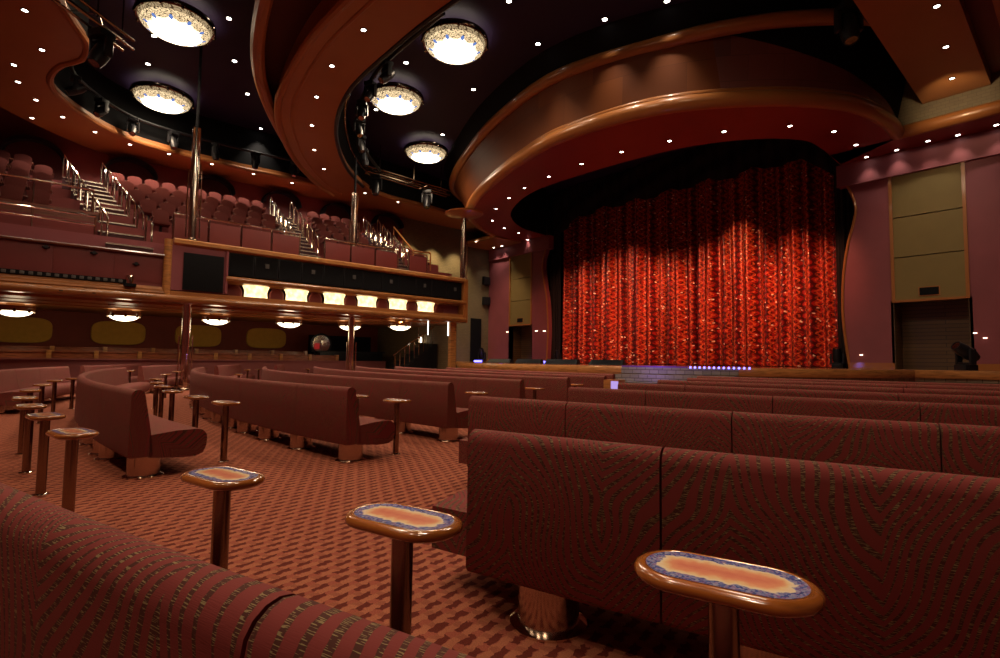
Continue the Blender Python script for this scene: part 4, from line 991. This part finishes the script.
# dark pipes and cables inside the cove edge
pts = [(a, b_, 10.6) for a, b_ in off(B_r, -.85)[45:]]
m = MB(); m.tube(pts, .07, 8); tag(m.build('cove_pipe', M['satin_black']), 'dark pipe curving inside the edge of the central cove', 'pipe')
pts = [(a, b_, 10.4) for a, b_ in off(B_r, -.3)[40:]]
m = MB(); m.tube(pts, .06, 8); tag(m.build('cove_track', M['bronze']), 'bronze light track curving along the edge of the central cove', 'track')
for k in range(6):
    q = off(B_r, -.85)[55 + 5 * k]; moving_head(q[0], q[1], 10.55, 'black stage lamp on the curving cove pipe, %s from the near end' % ORD[k], s=1.0, tilt=2.4 + .1 * k, rz=k * .5, grp='lamps on the cove pipe')
pts = [(a, b_, 10.75) for a, b_ in off(A_in, -.5)[58:]]
m = MB(); m.tube(pts, .06, 8); tag(m.build('cove_pipe', M['satin_black']), 'dark pipe curving inside the left cove above the balcony', 'pipe')
for k in range(7):
    q = off(A_in, -.5)[61 + 4 * k]; moving_head(q[0], q[1], 10.71, 'black stage lamp inside the left cove above the balcony, %s from the left' % ORD[k], s=1.0, tilt=2.2 + .2 * k, rz=k * .7, grp='lamps in the left cove')

# stage floor equipment
moving_head(*at_v((966, 368), 22.0)[:1], 22.0, STZ, 'black moving head lamp standing on the stage floor at the right', up=True, rz=math.radians(139), s=1.3, tilt=-1.0)
moving_head(-6.9, 24.0, STZ, 'black moving head lamp beside the right edge of the red curtain', up=True, rz=.2, s=1.1, tilt=.3)
x, y = at_v((486, 352), 22.6)[0], 22.6
moving_head(-27.6, 22.4, STZ, 'black lamp standing at the far left of the stage before the wall', up=True, rz=.4, s=1.25, tilt=.4)
moving_head(-22.2, 24.1, STZ, 'black lamp in the dark gap left of the red curtain', up=True, rz=.2, s=1.1, tilt=.2)
def wedge(u, v, lab, rz=0, wdt=1.1):
    r = empty('floor_monitor', (u, v, STZ), rz, lab, 'speaker', 'floor monitors on the stage')
    m = MB(); h = wdt / 2
    m.add([(-h, -.25, 0), (h, -.25, 0), (h, .3, 0), (-h, .3, 0), (-h + .05, .0, .22), (h - .05, .0, .22), (h - .05, .28, .22), (-h + .05, .28, .22)], [(0, 3, 2, 1), (4, 5, 6, 7), (0, 1, 5, 4), (2, 3, 7, 6), (0, 4, 7, 3), (1, 2, 6, 5)])
    m.build('cabinet', M['wedge'], r, bevel=.015)
    m = MB(); m.add([(-h + .12, -.222, .04), (h - .12, -.222, .04), (h - .14, -.028, .2), (-h + .14, -.028, .2)], [(0, 1, 2, 3)]); m.build('grille', M['satin_black'], r, smooth=0)
for px, wd, lab in (((500, 360), 1.6, 'grey wedge monitor at the far left of the stage'), ((529, 361), 1.6, 'grey wedge monitor before the left doorway'), ((562, 362), 1.6, 'grey wedge monitor left of the red curtain'), ((607, 364.5), 1.5, 'grey wedge monitor before the left part of the red curtain')):
    u, z = at_v(px, 20.8 if px[0] < 550 else 18.0); wedge(u, 20.8 if px[0] < 550 else 18.0, lab, .35, wd)
for px, lab in (((478, 357.5), 'blue lit led bar at the foot of the khaki wall'), ((541, 361), 'blue lit led bar on the stage left of the curtain')):
    u, z = at_v(px, 21.6); m = MB(); m.box(-.35, .35, -.06, .06, 0, .12); tag(m.build('led_bar', M['led'], loc=(u, 21.6, STZ), bevel=.01), lab, 'light')
# small white marks glowing on the side walls
for k, px in enumerate(((536, 331), (544, 331), (507, 332))):
    u, z = at_v(px, PV - .05); m = MB(); m.box(-.10, .10, -.03, .0, -.02, .02); tag(m.build('wall_marker_light', M['spot_dim'], loc=(u, PV - .0, z)), 'small white marker light on the wall left of the stage, %s of three' % ORD[k], 'light', 'marker lights left of the stage')
for k, px in enumerate(((975, 333), (985, 338), (861, 355))):
    u, z = at_v(px, PV - .05); m = MB(); m.box(-.05, .05, -.03, .0, -.012, .012); tag(m.build('wall_marker_light', M['spot_dim'], loc=(u, PV - .0, z)), 'small white marker light on the wall right of the curtain, %s of three' % ORD[k], 'light', 'marker lights right of the curtain')

# ================================================================== LIGHT
for k, (px, _) in enumerate(lamp_spots):
    x, y = at_z(px, ZC - .35); light('lamp_bulb', 'SPOT', (x, y, ZC - .95), LB, (1, .74, .5), spot_size=math.radians(165), spot_blend=.6, shadow_soft_size=.5)
for p in [(15, 312), (124, 317), (216, 321), (289, 324), (350, 327), (400, 327)]:
    x, y = at_z(p, 2.58); light('bowl_bulb', 'POINT', (x, y, 2.3), 12, (1, .72, .42), shadow_soft_size=.2)
for k, (x, y) in enumerate(((-7.8, 9.2), (-4.6, 9.6), (-10, 1.5), (-4, 1.2))):  # unseen lamps added overhead to light the carpet and benches
    o = copy_tree(big); o.location = (x, y, ZC - .35); o['label'] = 'round painted ceiling lamp overhead beyond the top edge of the picture, %s of four' % ORD[k]
    light('lamp_bulb', 'SPOT', (x, y, ZC - .95), LB, (1, .74, .5), spot_size=math.radians(165), spot_blend=.6, shadow_soft_size=.5)
for x in (-15, -11, -7, -3, 1):  # unseen spots behind the camera, added to light the bench backs
    light('rear_fill_spot', 'SPOT', (x, -3.6, 9.9), 420, (1, .74, .5), spot_size=math.radians(95), spot_blend=.9, shadow_soft_size=.1, aim=(x - .5, 3, 0))
for x, y in ((-1.0, .4), (-3.6, .6)):  # added spots without fixtures, brighten the foreground bench top and near tables
    light('overhead_fill_spot', 'SPOT', (x, y, ZC - .05), 650, (1, .76, .56), spot_size=math.radians(50), spot_blend=.9, shadow_soft_size=.1, aim=(x, y + .001, 0))
# curtain wash from lamps under the canopy and at the stage front
for k in range(10):
    u = -21.3 + 1.56 * k
    light('curtain_wash', 'SPOT', (min(u + 4.6, -8.2), 19.4, 8.75), (1200, 900, 1400, 1000)[k % 4], (1, .38, .21), spot_size=math.radians((46, 40, 50, 43)[k % 4]), spot_blend=.8, shadow_soft_size=.05, aim=(u, 24.7, (4.1, 3.3, 4.6)[k % 3]))
for u, h, e, a in ((-11.2, 6.8, 1500, 20), (-15.4, 6.3, 800, 17), (-18.3, 6.5, 700, 13), (-20.9, 6.2, 600, 11), (-9.0, 5.2, 600, 18)):
    light('stage_spot', 'SPOT', (u + 1.5, 17.6, 8.9), e, (1, .52, .26), spot_size=math.radians(a), spot_blend=.8, shadow_soft_size=.04, aim=(u, 24.7, h))
for u in (-27.6, -25.6): light('blue_wash', 'POINT', (u, 22.4, 1.25), 3, (.2, .15, 1), shadow_soft_size=.1)
light('khaki_strip_fill', 'SPOT', (-2.7, 19.5, 9.2), 160, (1, .75, .45), spot_size=math.radians(70), spot_blend=.9, shadow_soft_size=.1, aim=(-2.7, 22.1, 9.7))  # added spot without a fixture, lifts the khaki strip under the beam
light('blue_wash', 'POINT', (-8.6, 13.4, 1.15), 22, (.3, .2, 1), shadow_soft_size=.1)
for vv, e in ((16.9, 1100), (18.6, 800), (20.4, 600)):  # added spots without fixtures, bring the left khaki wall out of shadow
    light('wall_graze', 'SPOT', (-27.3, vv, 9.2), e, (1, .76, .40), spot_size=math.radians(80), spot_blend=.9, shadow_soft_size=.08, aim=(-28.2, vv + .2, 4))
light('side_stage_wash', 'SPOT', (-24.8, 20.4, 8.6), 420, (1, .72, .5), spot_size=math.radians(70), spot_blend=.9, shadow_soft_size=.1, aim=(-26.5, 23.5, 3.5))
light('side_stage_wash', 'SPOT', (-3.0, 18.6, 9.7), 430, (1, .76, .52), spot_size=math.radians(75), spot_blend=.9, shadow_soft_size=.1, aim=(-3.6, 23.5, 4.0))
wd = bpy.data.worlds.new('world'); SC.world = wd; wd.use_nodes = True; wd.node_tree.nodes['Background'].inputs[0].default_value = (0, 0, 0, 1)
vs = SC.view_settings; vs.view_transform = 'Standard'; vs.look = 'None'; vs.gamma = 1; vs.use_curve_mapping = False; vs.exposure = 0.15
SC.cycles.max_bounces = 6; SC.cycles.diffuse_bounces = 3; SC.cycles.glossy_bounces = 3; SC.cycles.sample_clamp_indirect = 4.0
